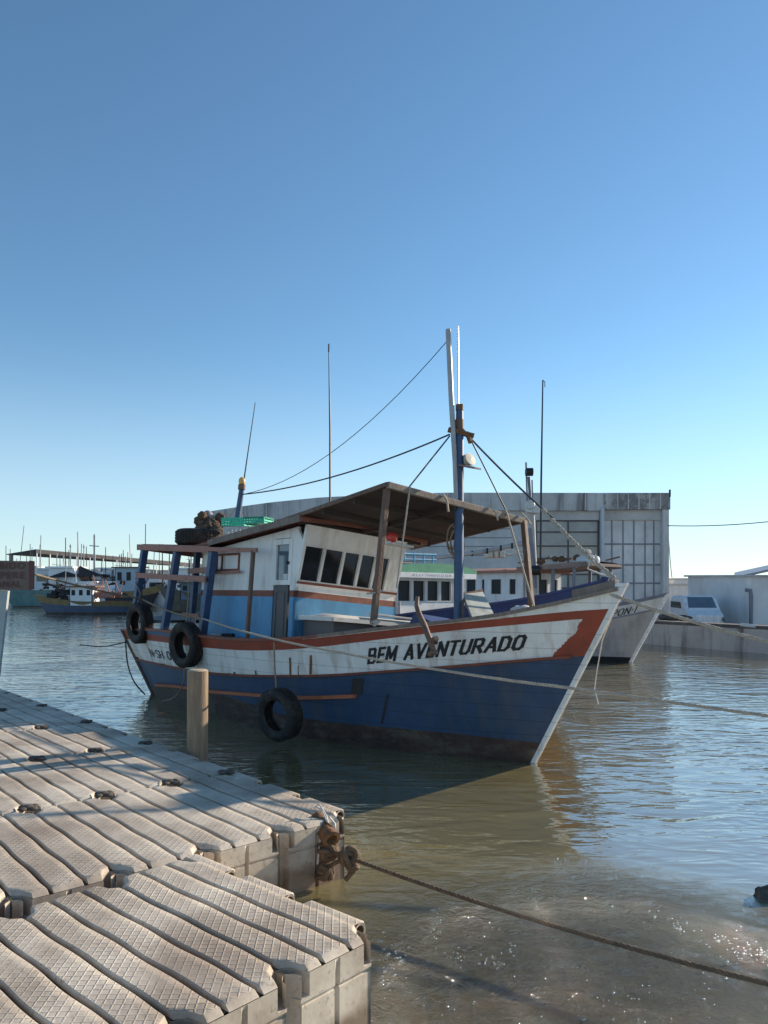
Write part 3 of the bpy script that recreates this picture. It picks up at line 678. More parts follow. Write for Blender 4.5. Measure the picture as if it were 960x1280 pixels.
# rigging
def wire(p0,p1,sg,r,m,name,nn=16):
    mb=MB(); mb.tube(sag(p0,p1,sg,nn),r,6); return mb.build(name,m,boat,smooth=50)
topA=SP(303,618,.3)
wire(SP(559,426,.1),topA,.35,.005,M['cable'],'aerial_wire')
wire(SP(562,543,.1),topA+Vector((0,0,.0)),.12,.010,M['cable'],'stay_wire')
wire(SP(562,545,.1),FB(1.10,.85,2.93),0,.009,M['cable'],'shroud')
wire(FB(1.08,.86,2.93),SP(496,735,1.05),0.0,.010,M['rope_pale'],'shroud')
wire(SP(589,551,-.1),FB(1.08,-.75,2.93),0,.009,M['cable'],'shroud')
wire(FB(1.08,-.75,2.93),SP(668,762,-.95),0,.012,M['rope_pale'],'shroud')
wire(SP(300,640,.3),FB(4.2,.95,2.52),0,.007,M['rope_pale'],'stay_wire'); wire(SP(300,628,.3),FB(6.9,.3,2.55),0,.008,M['rope_pale'],'stay_wire')
st0=SP(588,548,-.1); st1=FB.raw(-1.0,0,1.94); mid=st0.lerp(st1,.62)
wire(st0,mid,.02,.011,M['cable'],'forestay')
mb=MB(); rope_mesh(mb,sag(st0.lerp(st1,.55)+Vector((0,0,-.01)),st1,.03,20),.022); mb.build('forestay_rope',M['rope_pale'],boat,smooth=60)
mb=MB(); 
for q in range(3): mb.tube([st0.lerp(st1,.84+.02*q)+Vector((.03*math.cos(k),.03*math.sin(k),.02*math.sin(k*2)-.02*q)) for k in range(7)],.012,6)
mb.tube([st0.lerp(st1,.87),st0.lerp(st1,.87)+Vector((-.05,0,-.12)),st0.lerp(st1,.93)+Vector((-.03,0,-.07)),st1],.009,6)
mb.build('lashing',M['rope_white'],boat,smooth=60)
# deck gear (belongs to the boat: hatch)
def hx(a0,a1,b0,b1,z0,z1,mb,m=0): return mb.hexa([FB(a0,b0,z0),FB(a1,b0,z0),FB(a1,b1,z0),FB(a0,b1,z0),FB(a0,b0,z1),FB(a1,b0,z1),FB(a1,b1,z1),FB(a0,b1,z1)],m)
mb=MB(); hx(2.35,3.0,.88,-.85,.75,1.42,mb); hb=mb.build('hatch_box',M['grey_panel'],boat,bevel=.01)
mb=MB(); 
def lid(u_,v_):
    a=lerp(2.29,3.01,u_); b=lerp(.94,-.9,v_); 
    return FB(a,b,1.425+.07*math.sin(min(1,u_*1.0)*math.pi)**.5*min(1,(v_*10)**.5,((1-v_)*10)**.5) +.0)
mb.grid(lid,10,20); mb.beam(FB(2.29,.93,1.425),FB(2.29,-.9,1.425),.03,.05); mb.beam(FB(2.29,.94,1.425),FB(3.0,.94,1.425),.03,.05)
mb.build('hatch_lid',M['hatch_white'],hb,smooth=50)
mb=MB(); mb.beam(FB(2.36,.30,1.53),FB(2.30,-.95,1.50),.16,.025); mb.build('loose_plank',M['hatch_white'],boat,bevel=.004)
mb=MB(); mb.beam(SP(265,796,1.02),SP(277,796,1.02),.05,.10); mb.build('deck_locker',M['hatch_white'],boat); mb=MB(); mb.beam(SP(279,797,1.02),SP(292,797,1.02),.05,.12); mb.build('deck_locker',M['black'],boat)
# navy ventilator box
mb=MB(); mb.hexa([FB(1.25,.0,1.1),FB(2.0,.15,1.1),FB(2.0,-.5,1.1),FB(1.25,-.5,1.1),FB(1.35,.0,1.40),FB(1.75,.1,1.58),FB(1.75,-.5,1.55),FB(1.35,-.5,1.45)]); mb.build('companion_hood',M['navy'],boat,bevel=.01)
# raised hatch lid by the mast
mb=MB(); A=SP(578,742,-.1); B_=SP(603,739,-.45); C_=SP(592,776,.1); D_=SP(621,775,-.25)
nn=(B_-A).cross(C_-A).normalized()*.03
mb.hexa([C_,D_,D_+nn,C_+nn,A,B_,B_+nn,A+nn]); hl=mb.build('open_lid',M['lid_grey'],boat,bevel=.004)
mb=MB(); mb.beam(A-Vector((0,0,.0)),C_-Vector((.12,0,0)),.035,.035); mb.beam(A+nn,B_+nn+Vector((0,0,.02)),.05,.05); mb.build('lid_frame',M['brown_wood'],hl)
# ================================================================ loose things on the main boat
def fender(name,px,py,b,axis,label,Ro=.31,wd=.19,ropes=None,parts=True):
    c=SP(px,py,b); mb=tyre_mesh(MB(),c,axis,Ro,wd); root=empty(name,c,label,'tyre','tyre fenders on the boat')
    mb.build('tyre_ring',M['rubber'],root,smooth=35)
    if ropes:
        r=MB()
        for pts in ropes: r.tube(pts,.011,6)
        r.build('hanging_line',M['rope_tan'],root,smooth=60)
    return root
nrm=FB.n
c=SP(175,779,1.36)
fender('tyre_fender',175,779,1.36,nrm+FB.u*.05,'worn black tyre fender hanging at the stern corner of the blue and white boat',.325,.20,[[SP(171,758,1.36),SP(176,742,1.33),SP(170,728,1.33)]])
fender('tyre_fender',233,806,1.52,nrm+FB.u*.12+Vector((.0,0,-.02)),'black tyre fender hanging below the second blue post, just above the wooden piling',.315,.20,[[SP(233,782,1.52),SP(236,745,1.3),SP(237,700,1.28)],[SP(231,832,1.55),SP(231,846,1.5)]])
fender('tyre_fender',350,893,1.52,nrm*.9-Vector((0,.35,0))+Vector((0,0,-.1)),'dirty black tyre fender low on the hull at the waterline, half wet',.300,.20,[[SP(346,866,1.5),SP(344,835,1.55),SP(343,803,1.46)]])
# flat tyre, net pile, crates on the roof
c=SP(249,676.0,.75); rt=empty('spare_tyre',c,'large black tyre lying flat on the aft roof of the blue and white boat','tyre')
mb=MB(); tyre_mesh(mb,c+Vector((0,0,.05)),Vector((0,0,1))+FB.n*-.03,.37,.24); mb.build('tyre_ring',M['rubber'],rt,smooth=35)
c=SP(263,671,.35); mb=MB()
for k in range(16):
    q=c+Vector((random.uniform(-.22,.22),random.uniform(-.25,.25),random.uniform(0,.16))); mb.blob(q,.13,.13,.09,10,8,.5,seed=k)
for k in range(14):
    a0=random.uniform(0,6.28); h_=random.uniform(.05,.28); mb.tube([c+Vector((.2*math.cos(a0+q)*(1-h_),.22*math.sin(a0+q)*(1-h_),h_+.03*math.sin(3*q+k))) for q in [i*.5 for i in range(12)]],.014,5)
for k in range(9): mb.blob(c+Vector((random.uniform(-.2,.2),random.uniform(-.2,.1),.16+random.uniform(0,.2))),.09,.09,.09,10,8,.5,seed=k+40)
solo(mb.build('net_pile',M['net'],smooth=60),'heap of brown net and rope on the roof beside the green crates','net')
mb=MB(); mb.blob(c+Vector((-.05,0,.33)),.11,.10,.12,12,9,.25,seed=3); mb.tube([c+Vector((-.03,0,.3)),c+Vector((-.12,.02,.26)),c+Vector((-.2,0,.1))],.012,6)
solo(mb.build('net_float',M['grey_ball'],smooth=60),'grey float lying on top of the brown net pile on the roof','float')
def crate(name,c,ex,ey,L,Wd,H,m,label,group):
    # slatted tray with open sides
    mb=MB(); c=Vector(c); ez=Vector((0,0,1))
    def pt(a,b,z): return c+ex*a+ey*b+ez*z
    t=.014
    for sgn in (-1,1):
        for (z0,z1) in ((0,.02),(.035,.06),(.075,.10),(H-.025,H)):
            if z1>H: continue
            mb.hexa([pt(-L/2,sgn*Wd/2-t,z0),pt(L/2,sgn*Wd/2-t,z0),pt(L/2,sgn*Wd/2+t,z0),pt(-L/2,sgn*Wd/2+t,z0),pt(-L/2,sgn*Wd/2-t,z1),pt(L/2,sgn*Wd/2-t,z1),pt(L/2,sgn*Wd/2+t,z1),pt(-L/2,sgn*Wd/2+t,z1)])
            mb.hexa([pt(sgn*L/2-t,-Wd/2,z0),pt(sgn*L/2+t,-Wd/2,z0),pt(sgn*L/2+t,Wd/2,z0),pt(sgn*L/2-t,Wd/2,z0),pt(sgn*L/2-t,-Wd/2,z1),pt(sgn*L/2+t,-Wd/2,z1),pt(sgn*L/2+t,Wd/2,z1),pt(sgn*L/2-t,Wd/2,z1)])
        for k in range(9):
            a=-L/2+L*k/8
            mb.hexa([pt(a-.012,sgn*Wd/2-t*.8,0),pt(a+.012,sgn*Wd/2-t*.8,0),pt(a+.012,sgn*Wd/2+t*.8,0),pt(a-.012,sgn*Wd/2+t*.8,0),pt(a-.012,sgn*Wd/2-t*.8,H-.003),pt(a+.012,sgn*Wd/2-t*.8,H-.003),pt(a+.012,sgn*Wd/2+t*.8,H-.003),pt(a-.012,sgn*Wd/2+t*.8,H-.003)])
    mb.hexa([pt(-L/2,-Wd/2,.004),pt(L/2,-Wd/2,.004),pt(L/2,Wd/2,.004),pt(-L/2,Wd/2,.004),pt(-L/2,-Wd/2,.012),pt(L/2,-Wd/2,.012),pt(L/2,Wd/2,.012),pt(-L/2,Wd/2,.012)])
    return solo(mb.build(name,m),label,'crate',group)
ex=Vector((.96,-.25,0)).normalized(); ey=Vector((.25,.96,0)).normalized()
ca=SP(308,666,.45); cb=SP(300,657,.45); 
crate('fish_crate',SP(306,669,.5),ex,ey,.52,.36,.12,M['white_crate'],'dirty white fish crate at the bottom of the stack on the wheelhouse roof','fish crates on the roof')
crate('fish_crate',SP(297,658.5,.5),ex,ey,.36,.34,.13,M['green_crate'],'green slatted fish crate on the white one, beside the light mast','fish crates on the roof')
crate('fish_crate',SP(323,655.5,.5),ex,ey,.32,.34,.10,M['green_crate'],'smaller green slatted fish crate at the right end of the stack','fish crates on the roof')
mb=MB(); c=SP(272,657,.2); mb.hexa([c+Vector(q) for q in ((-.15,-.12,-.1),(.15,-.12,-.1),(.15,.12,-.1),(-.15,.12,-.1),(-.15,-.12,.1),(.14,-.12,.1),(.14,.12,.1),(-.15,.12,.1))]); solo(mb.build('black_box',M['black'],bevel=.02),'small black box between the net pile and the green crates on the roof','box')
# red float and white board under the canopy
c=SP(490,672,.45); mb=MB(); mb.blob(c,.07,.07,.065,14,10,.05); mb.tube([c+Vector((-.05,0,.02)),c+Vector((-.14,0,.05))],.01,6); solo(mb.build('red_float',M['red_plastic'],smooth=60),'bright red float hanging under the dark canopy beside the post','float')
mb=MB(); mb.beam(SP(482,678,.5),SP(512,684,.1),.16,.03); solo(mb.build('white_board',M['hatch_white'],bevel=.004),'white board lashed under the canopy below the red float','board')
# coil of line hanging under the canopy
c=SP(569,672,-.2); mb=MB()
for k in range(7):
    r_=.10+.03*math.sin(k*2.1); mb.tube([c+FB.u*(.02*k-.06)+Vector((r_*.6*math.cos(q*.5+k),0,r_*1.5*math.sin(q*.5+k)-.02*k)) for q in range(14)],.010,5)
solo(mb.build('rope_coil',M['rope_tan'],smooth=60),'tan coil of line hanging by the blue mast under the canopy','rope')
# bent branch over the gunwale
mb=MB(); pts=[SP(522,746,.95),SP(521,757,.97),SP(525,770,1.0),SP(530,780,1.03),SP(535,793,1.2),SP(540,806,1.2),SP(544,818,1.16)]
mb.tube(pts,[.022,.026,.030,.032,.03,.03,.02],8); mb.tube([SP(539,802,1.2),SP(546,798,1.22)],.03,7); mb.tube([SP(546,815,1.2),SP(537,818,1.2)],.025,7)
solo(mb.build('bent_branch',M['brown_wood'],smooth=60),'bent brown stick hooked over the gunwale above the boat name','stick')
# white bundle on foredeck
mb=MB(); mb.blob(SP(652,764,-.1),.13,.11,.07,14,10,.35,seed=9); mb.blob(SP(645,767,-.1),.07,.08,.06,12,9,.3,seed=5); solo(mb.build('cloth_bundle',M['rope_white'],smooth=60),'small bundle of pale cloth on the foredeck by the canopy post','bundle')

# ================================================================ floating docks
def dock_plastic():
    m,t,b=nodes('float_plastic'); N=t.nodes; L=t.links
    tc=N.new('ShaderNodeTexCoord'); geo=N.new('ShaderNodeNewGeometry')
    nz=N.new('ShaderNodeTexNoise'); nz.inputs['Scale'].default_value=1.7; nz.inputs['Detail'].default_value=9; nz.inputs['Roughness'].default_value=.65; L.new(geo.outputs['Position'],nz.inputs['Vector'])
    rp=N.new('ShaderNodeValToRGB'); e=rp.color_ramp.elements; e[0].position=.34; e[1].position=.60
    e[0].color=(.33,.26,.195,1); e[1].color=(.64,.555,.445,1); L.new(nz.outputs[0],rp.inputs[0])
    n2=N.new('ShaderNodeTexNoise'); n2.inputs['Scale'].default_value=45; n2.inputs['Detail'].default_value=4; L.new(geo.outputs['Position'],n2.inputs['Vector'])
    r2=N.new('ShaderNodeValToRGB'); r2.color_ramp.elements[0].position=.58; r2.color_ramp.elements[1].position=.70; r2.color_ramp.elements[0].color=(0,0,0,1); r2.color_ramp.elements[1].color=(.6,.6,.6,1); L.new(n2.outputs[0],r2.inputs[0])
    mx=N.new('ShaderNodeMix'); mx.data_type='RGBA'; L.new(r2.outputs[0],mx.inputs[0]); L.new(rp.outputs[0],mx.inputs[6]); mx.inputs[7].default_value=(.25,.18,.125,1)
    n9=N.new('ShaderNodeTexNoise'); n9.inputs['Scale'].default_value=.9; n9.inputs['Detail'].default_value=6; n9.inputs['Distortion'].default_value=1.2; L.new(geo.outputs['Position'],n9.inputs['Vector'])
    r9=N.new('ShaderNodeValToRGB'); r9.color_ramp.elements[0].position=.52; r9.color_ramp.elements[1].position=.66; r9.color_ramp.elements[0].color=(0,0,0,1); r9.color_ramp.elements[1].color=(.55,.55,.55,1); L.new(n9.outputs[0],r9.inputs[0])
    m9=N.new('ShaderNodeMix'); m9.data_type='RGBA'; L.new(r9.outputs[0],m9.inputs[0]); L.new(mx.outputs[2],m9.inputs[6]); m9.inputs[7].default_value=(.29,.22,.165,1)
    v9=N.new('ShaderNodeTexVoronoi'); v9.inputs['Scale'].default_value=3.1; v9.inputs['Randomness'].default_value=1; L.new(geo.outputs['Position'],v9.inputs['Vector'])
    v8=N.new('ShaderNodeMapRange'); v8.inputs[1].default_value=.035; v8.inputs[2].default_value=.055; v8.inputs[3].default_value=.8; v8.inputs[4].default_value=0; L.new(v9.outputs['Distance'],v8.inputs[0])
    m8=N.new('ShaderNodeMix'); m8.data_type='RGBA'; L.new(v8.outputs[0],m8.inputs[0]); L.new(m9.outputs[2],m8.inputs[6]); m8.inputs[7].default_value=(.78,.76,.70,1); mx=m8
    # rusty scum line low on the sides
    sx=N.new('ShaderNodeSeparateXYZ'); L.new(geo.outputs['Position'],sx.inputs[0])
    n3=N.new('ShaderNodeTexNoise'); n3.inputs['Scale'].default_value=6; L.new(geo.outputs['Position'],n3.inputs['Vector'])
    ad=N.new('ShaderNodeMath'); ad.operation='MULTIPLY_ADD'; ad.inputs[1].default_value=.22; L.new(n3.outputs[0],ad.inputs[0]); 
    sb=N.new('ShaderNodeMath'); sb.operation='SUBTRACT'; sb.inputs[0].default_value=0.0; L.new(sx.outputs[2],sb.inputs[1]); L.new(sb.outputs[0],ad.inputs[2])
    mr=N.new('ShaderNodeMapRange'); mr.inputs[1].default_value=-.06; mr.inputs[2].default_value=.02; L.new(ad.outputs[0],mr.inputs[0])
    ml=N.new('ShaderNodeMath'); ml.operation='MULTIPLY'; ml.inputs[1].default_value=.75; L.new(mr.outputs[0],ml.inputs[0])
    m2=N.new('ShaderNodeMix'); m2.data_type='RGBA'; L.new(ml.outputs[0],m2.inputs[0]); L.new(mx.outputs[2],m2.inputs[6]); m2.inputs[7].default_value=(.13,.075,.045,1)
    L.new(m2.outputs[2],b.inputs['Base Color']); b.inputs['Roughness'].default_value=.62; b.inputs['Specular IOR Level'].default_value=.35
    # moulded diamond tread: two families of fine ridges in the module's own axes
    so_=N.new('ShaderNodeSeparateXYZ'); L.new(tc.outputs['Object'],so_.inputs[0])
    def ridge(ax,ay):
        a=N.new('ShaderNodeMath'); a.operation='MULTIPLY'; a.inputs[1].default_value=ax; L.new(so_.outputs[0],a.inputs[0])
        c=N.new('ShaderNodeMath'); c.operation='MULTIPLY_ADD'; c.inputs[1].default_value=ay; L.new(so_.outputs[1],c.inputs[0]); L.new(a.outputs[0],c.inputs[2])
        f=N.new('ShaderNodeMath'); f.operation='PINGPONG'; f.inputs[1].default_value=.5; L.new(c.outputs[0],f.inputs[0])
        g=N.new('ShaderNodeMapRange'); g.interpolation_type='SMOOTHSTEP'; g.inputs[1].default_value=.36; g.inputs[2].default_value=.47; L.new(f.outputs[0],g.inputs[0]); return g.outputs[0]
    k=1/.030
    r_a=ridge(k*.62,k*.62); r_b=ridge(k*.62,-k*.62)
    mxx=N.new('ShaderNodeMath'); mxx.operation='MAXIMUM'; L.new(r_a,mxx.inputs[0]); L.new(r_b,mxx.inputs[1])
    up=N.new('ShaderNodeSeparateXYZ'); L.new(tc.outputs['Object'],up.inputs[0])
    top=N.new('ShaderNodeMapRange'); top.inputs[1].default_value=-.004; top.inputs[2].default_value=-.001; L.new(up.outputs[2],top.inputs[0])
    wear=N.new('ShaderNodeTexNoise'); wear.inputs['Scale'].default_value=2.6; wear.inputs['Detail'].default_value=5; L.new(geo.outputs['Position'],wear.inputs['Vector'])
    wr=N.new('ShaderNodeMapRange'); wr.inputs[1].default_value=.35; wr.inputs[2].default_value=.55; wr.inputs[3].default_value=.25; L.new(wear.outputs[0],wr.inputs[0])
    t1=N.new('ShaderNodeMath'); t1.operation='MULTIPLY'; L.new(mxx.outputs[0],t1.inputs[0]); L.new(top.outputs[0],t1.inputs[1])
    t2=N.new('ShaderNodeMath'); t2.operation='MULTIPLY'; L.new(t1.outputs[0],t2.inputs[0]); L.new(wr.outputs[0],t2.inputs[1])
    bp=N.new('ShaderNodeBump'); bp.inputs['Distance'].default_value=.0022; L.new(t2.outputs[0],bp.inputs['Height'])
    n4=N.new('ShaderNodeTexNoise'); n4.inputs['Scale'].default_value=14; n4.inputs['Detail'].default_value=6; L.new(geo.outputs['Position'],n4.inputs['Vector'])
    b2=N.new('ShaderNodeBump'); b2.inputs['Distance'].default_value=.003; L.new(n4.outputs[0],b2.inputs['Height']); L.new(bp.outputs[0],b2.inputs['Normal'])
    L.new(b2.outputs[0],b.inputs['Normal'])
    return m
M['dock']=dock_plastic(); M['groove']=mat('groove_dirt_mouth_shade',(.10,.078,.06),.85,.4,8)
def dock_module(name,ncube=3,c=.5,parent=None,front_pockets=True):
    # local: x along the planks (0..ncube*c), y across (0..c), top of treads at z=0
    L_=ncube*c; mb=MB(); D=.026
    def off(y,z):    # inset of the end wall at lateral position y and height z
        o=0
        d=min(y,c-y)
        rw=.072 if z>-.115 else .032
        rd=.105 if z>-.115 else .055
        if d<rw: o=max(o,rd*math.sqrt(max(0,1-(d/rw)**2)))
        e=abs(y-c/2)
        if z<-.03 and e<.014: o=max(o,.022*math.sqrt(max(0,1-(e/.014)**2)))
        if -.150<z<-.132: o+=.007
        if z<-.145: o+=.004
        return o
    ys=[]
    for k in range(17): ys.append(.062*k/16)
    ys+= [.08,.14,.2]+[c/2-.014+.028*k/8 for k in range(9)]
    ys+= [c-y for y in reversed(ys[:20])]
    ys=sorted(set(round(y,5) for y in ys))
    zs=[-.001-D+.001,-.030,-.08,-.112,-.1175,-.131,-.1345,-.148,-.151,-.28,-.46]
    for end in (0,1):
        b0=len(mb.v)
        for y in ys:
            for z in zs:
                o=off(y,z)+(.012 if z>-.02 else 0)
                mb.v.append(Vector((L_-o if end else o,y,z)))
        nz=len(zs)
        for i in range(len(ys)-1):
            for j in range(nz-1):
                mb.f.append([b0+i*nz+j,b0+(i+1)*nz+j,b0+(i+1)*nz+j+1,b0+i*nz+j+1]); mb.m.append(0)
    # side walls with scallops per cube
    def soff(x,z):
        q=x%c; d=min(q,c-q); o=0
        if d<.05: o=.035*math.sqrt(max(0,1-(d/.05)**2))
        if abs(q-c/2)<.014 and z<-.03: o=.016
        return o+.004
    xs=[L_*i/(ncube*40) for i in range(ncube*40+1)]; zs2=[-D,-.03,-.131,-.46]
    for side in (0,1):
        b0=len(mb.v)
        for x in xs:
            for z in zs2:
                o=soff(x,z); mb.v.append(Vector((x,(c-o) if side else o,z)))
        for i in range(len(xs)-1):
            for j in range(3):
                mb.f.append([b0+i*4+j,b0+(i+1)*4+j,b0+(i+1)*4+j+1,b0+i*4+j+1]); mb.m.append(0)
    # groove floor
    mb.grid(lambda a,b: (lerp(off(b*c,-.02)+.01,L_-off(b*c,-.02)-.01,a),lerp(.003,c-.003,b),-D+.001),2,40,1)
    # planks
    wgl=lambda x,y: .0034*math.sin(2*math.pi*x/c+.6)+.0015*math.sin(2*math.pi*x/(c*1.5)+y*9)
    for k in range(3):
        y0=c*(k)/3; y1=c*(k+1)/3; g=.0105
        nu=ncube*22
        cross=[(0,-D+.0015),(.0,-.008),(.003,-.003),(.009,-.0004),(.30,.0),(.5,.0),(.70,.0),(-.009,0),(-.003,-.003),(-.0,-.008),(-.0,-D+.0015)]
        def yy(q,idx):
            a=y0+g; b=y1-g
            if idx in (0,1): return a
            if idx==2: return a+.0018
            if idx==3: return a+.0055
            if idx in (4,5,6): return lerp(a,b,q)
            if idx==7: return b-.0055
            if idx==8: return b-.0018
            return b
        def fn(u_,v_):
            idx=int(round(v_*10)); q,z=cross[idx]; y=yy(q,idx)
            o0=off(min(max(y,0),c),-.02)+.002; x=lerp(o0,L_-o0,u_)
            e=min(u_,1-u_)*L_
            if e<.001: z=-D+.0015
            elif e<.03: z=min(z,-.004 if z>-.004 else z)
            # rounded raised lip at each end
            x_=x; y=y+wgl(x,k)*(1 if 0<1 else 0)*min(1,e/.12)
            return (x_,y,z)
        mb.grid(fn,nu,10,0)
    o=mb.build(name,[M['dock'],M['groove']],parent,smooth=38)
    return o
def dock(name,corner,A,label,rows,cols,c,zt,skip=()):
    A=Vector((A[0],A[1],0)).normalized(); B_=Vector((A.y,-A.x,0))   # B points to the camera-left
    root=empty(name,Vector((corner[0],corner[1],zt)),label,'dock')
    root.rotation_euler=(0,0,math.atan2(-A.y,-A.x))
    first=None
    for r in range(rows):
        for k in range(cols):
            if (r,k) in skip: continue
            if first is None:
                first=dock_module('float_module',3,c); o=first
            else: o=first.copy(); COL.objects.link(o)
            o.parent=root; o.location=(r*3*c,k*c,0)
            o.rotation_euler=(R(random.uniform(-.25,.25)),R(random.uniform(-.15,.15)),0)
            o.location.z=random.uniform(-.003,.003)
    return root,A,B_
# local +x = -A (away from the camera corner); local +y = rotate +90 => check direction of B below
d1,A1,B1=dock('floating_dock',(-.225,4.87),(.66,-.75),'long beige plastic floating dock with the rope tied at its corner',7,6,.5,.40)
d2,A2,B2=dock('floating_dock',(-.030,3.20),(.745,-.667),'short beige plastic floating dock section in the foreground, butted against the long one',1,7,.462,.40)
# side hoods (half-round lug sleeves) along the outer edges
def hoods(root,n_,c,name='edge_lug'):
    for k in range(n_):
        mb=MB(); x0=k*c+.125; x1=k*c+c+.01
        sec=[(0.02,-.0015),(-.020,-.0015),(-.046,-.003),(-.058,-.010),(-.064,-.024),(-.064,-.075),(-.060,-.135),(-.062,-.46),(.02,-.46)]
        n2=len(sec); b0=0
        for x,ins in ((x0,.006),(x0+.008,0),(x1-.02,0),(x1,.02)):
            for y,z in sec: mb.v.append(Vector((x,y+(ins if y<0 else 0),z-(ins*.6 if z>-.1 else 0))))
        for i in range(3):
            for q in range(n2):
                q2=(q+1)%n2; mb.f.append([i*n2+q,i*n2+q2,(i+1)*n2+q2,(i+1)*n2+q]); mb.m.append(0)
        mb.f.append([3*n2+q for q in range(n2)]); mb.m.append(0)
        # round mouth at the camera end, shade of the hollow painted dark inside
        N=16; cy,cz,r_=-.026,-.044,.027; ring=[]
        for q in range(N):
            a=2*math.pi*q/N; ring.append((cy+r_*math.cos(a),cz+r_*math.sin(a)))
        b1=len(mb.v); mb.v+=[Vector((x0,y,z)) for y,z in ring]; mb.v+=[Vector((x0+.07,y,z)) for y,z in ring]
        outer=[(cy+.034*math.cos(2*math.pi*q/N),cz+.040*math.sin(2*math.pi*q/N)) for q in range(N)]
        b2=len(mb.v); mb.v+=[Vector((x0-.004,y,z)) for y,z in outer]; b3=len(mb.v); mb.v+=[Vector((x0+.02,y,z)) for y,z in outer]
        for q in range(N):
            q2=(q+1)%N
            mb.f.append([b1+q,b1+q2,b1+N+q2,b1+N+q]); mb.m.append(1)
            mb.f.append([b2+q,b2+q2,b1+q2,b1+q]); mb.m.append(0)
            mb.f.append([b2+q,b2+q2,b3+q2,b3+q]); mb.m.append(0)
        mb.f.append([b1+N+q for q in range(N)]); mb.m.append(1)
        lo=[Vector((x0,.02,-.09)),Vector((x0,-.058,-.09)),Vector((x0,-.056,-.455)),Vector((x0,.02,-.455))]; mb.add(lo,[(0,1,2,3)])
        if k==0: first=mb.build(name,[M['dock'],M['groove']],None,smooth=40); o=first; o.parent=root
        else: o=first.copy(); COL.objects.link(o); o.parent=root; o.location=(k*c,0,0)
hoods(d1,21,.5); hoods(d2,3,.462)
# connecting pins
def pin(root,x,y,s=1):
    mb=MB()
    for k in range(4):
        a=k*math.pi/2+.4; mb.blob((x+.045*s*math.cos(a),y+.045*s*math.sin(a),.004),.032*s,.032*s,.012,10,6,.2,seed=k)
    mb.blob((x,y,.008),.035*s,.035*s,.014,10,6)
    o=mb.build('connecting_pin',M['groove'],None,smooth=50); o.parent=root; return o
for r in range(1,5):
    for k in range(0,5): pin(d1,r*1.5,k*.5+.0+ (.03 if k==0 else 0))
# piling
pc=P(247,942,6.55); pr=.093
mb=MB(); prof=[]
def pil(u_,v_):
    an=u_*2*math.pi; z=lerp(-1.2,1.10,v_); r_=pr*(1+.03*noise.noise(Vector((math.cos(an)*1.2,math.sin(an)*1.2,z*1.5))))
    return (pc.x+r_*math.cos(an),6.9+r_*math.sin(an),z)
mb.grid(pil,32,24,0)
n0=len(mb.v); 
mb.grid(lambda u_,v_: (pc.x+pr*(1-.1*v_)*(1-v_)*math.cos(u_*6.2832)+0,6.9+pr*(1-v_)*math.sin(u_*6.2832),1.10+.012*min(1,v_*5)),32,6,1)
pilx=(247-480)/FPX*6.9
for v in mb.v: v.x+=pilx-pc.x
M['piling']=mat('piling_wood',(.34,.235,.15),.85,.35,3,grain=(11,11,1.2),bump=.006,bscale=5,stain=(.12,.08,.05),samt=.6,sscale=(9,9,1.2))
M['piling_top']=mat('piling_end_grain',(.48,.38,.26),.85,.3,14)
solo(mb.build('wooden_piling',[M['piling'],M['piling_top']],smooth=40,merge=True),'round wooden piling standing in the water at the edge of the floating dock','piling')
# cleat assembly and knots at dock corner
kc=P(405,1042,4.80)
def knot(mb,c,r,n_,tr,seed=0):
    rnd=random.Random(seed)
    for k in range(n_):
        ax=Vector((rnd.uniform(-1,1),rnd.uniform(-1,1),rnd.uniform(-1,1))).normalized(); a=ax.orthogonal().normalized(); b=ax.cross(a)
        cc=c+Vector((rnd.uniform(-.3,.3),rnd.uniform(-.3,.3),rnd.uniform(-.3,.3)))*r
        mb.tube([cc+(a*math.cos(q*.65)+b*math.sin(q*.65))*r*.8 for q in range(11)],tr,7)
K1=P(402,1030,4.80); K2_=P(411,1045,4.74); K3=P(410,1064,4.70); K4=P(436,1072,4.62)
mb=MB(); mb.tube([P(396,1022,4.86),P(404,1036,4.78),P(412,1046,4.70)],[.05,.058,.055],12); mb.lathe(P(413,1047,4.69),(P(413,1047,4.69)-P(402,1030,4.80)),[(.055,-.01),(.058,.02),(.035,.025),(.03,-.03)],14)
solo(mb.build('mooring_bollard',M['rust'],smooth=50),'rusty tubular mooring fitting bolted at the corner of the long dock','mooring fitting')
mb=MB(); knot(mb,K3,.05,7,.016,2); knot(mb,P(407,1055,4.73),.045,6,.015,5); knot(mb,K4,.055,9,.017,3); knot(mb,P(440,1083,4.62),.035,6,.014,9); knot(mb,P(407,1089,4.70),.05,7,.017,11)
mb.tube([K3,P(422,1067,4.66),K4],.014,7); mb.tube([P(405,1087,4.7),P(420,1078,4.66),K4],.014,7); mb.tube([P(404,1050,4.74),P(401,1070,4.72),P(404,1090,4.70)],.02,7)
mb.tube([K4,P(440,1082,4.62),P(439,1092,4.62),P(432,1100,4.62)],.017,7)
end=P(985,1236,3.15)
rope_mesh(mb,sag(K4,end,.035,40),.0125)
solo(mb.build('mooring_rope',M['rope_brown'],smooth=60),'thick twisted brown rope knotted at the dock corner, running low over water','rope')
mb=MB()
mb.tube([P(392,1010,4.86),P(399,1005,4.84),P(408,1020,4.80),P(411,1034,4.74)],.006,6); mb.tube([P(395,1008,4.86),P(402,1012,4.82),P(409,1028,4.76)],.006,6)
mb.tube([P(412,1022,4.78),P(419,1030,4.74),P(418,1040,4.72)],.007,6); mb.tube([P(391,1036,4.8),P(386,1042,4.78),P(389,1048,4.76),P(399,1044,4.74)],.006,6)
mb.tube([P(401,1045,4.72),P(399,1062,4.71),P(397,1080,4.71)],.008,6)
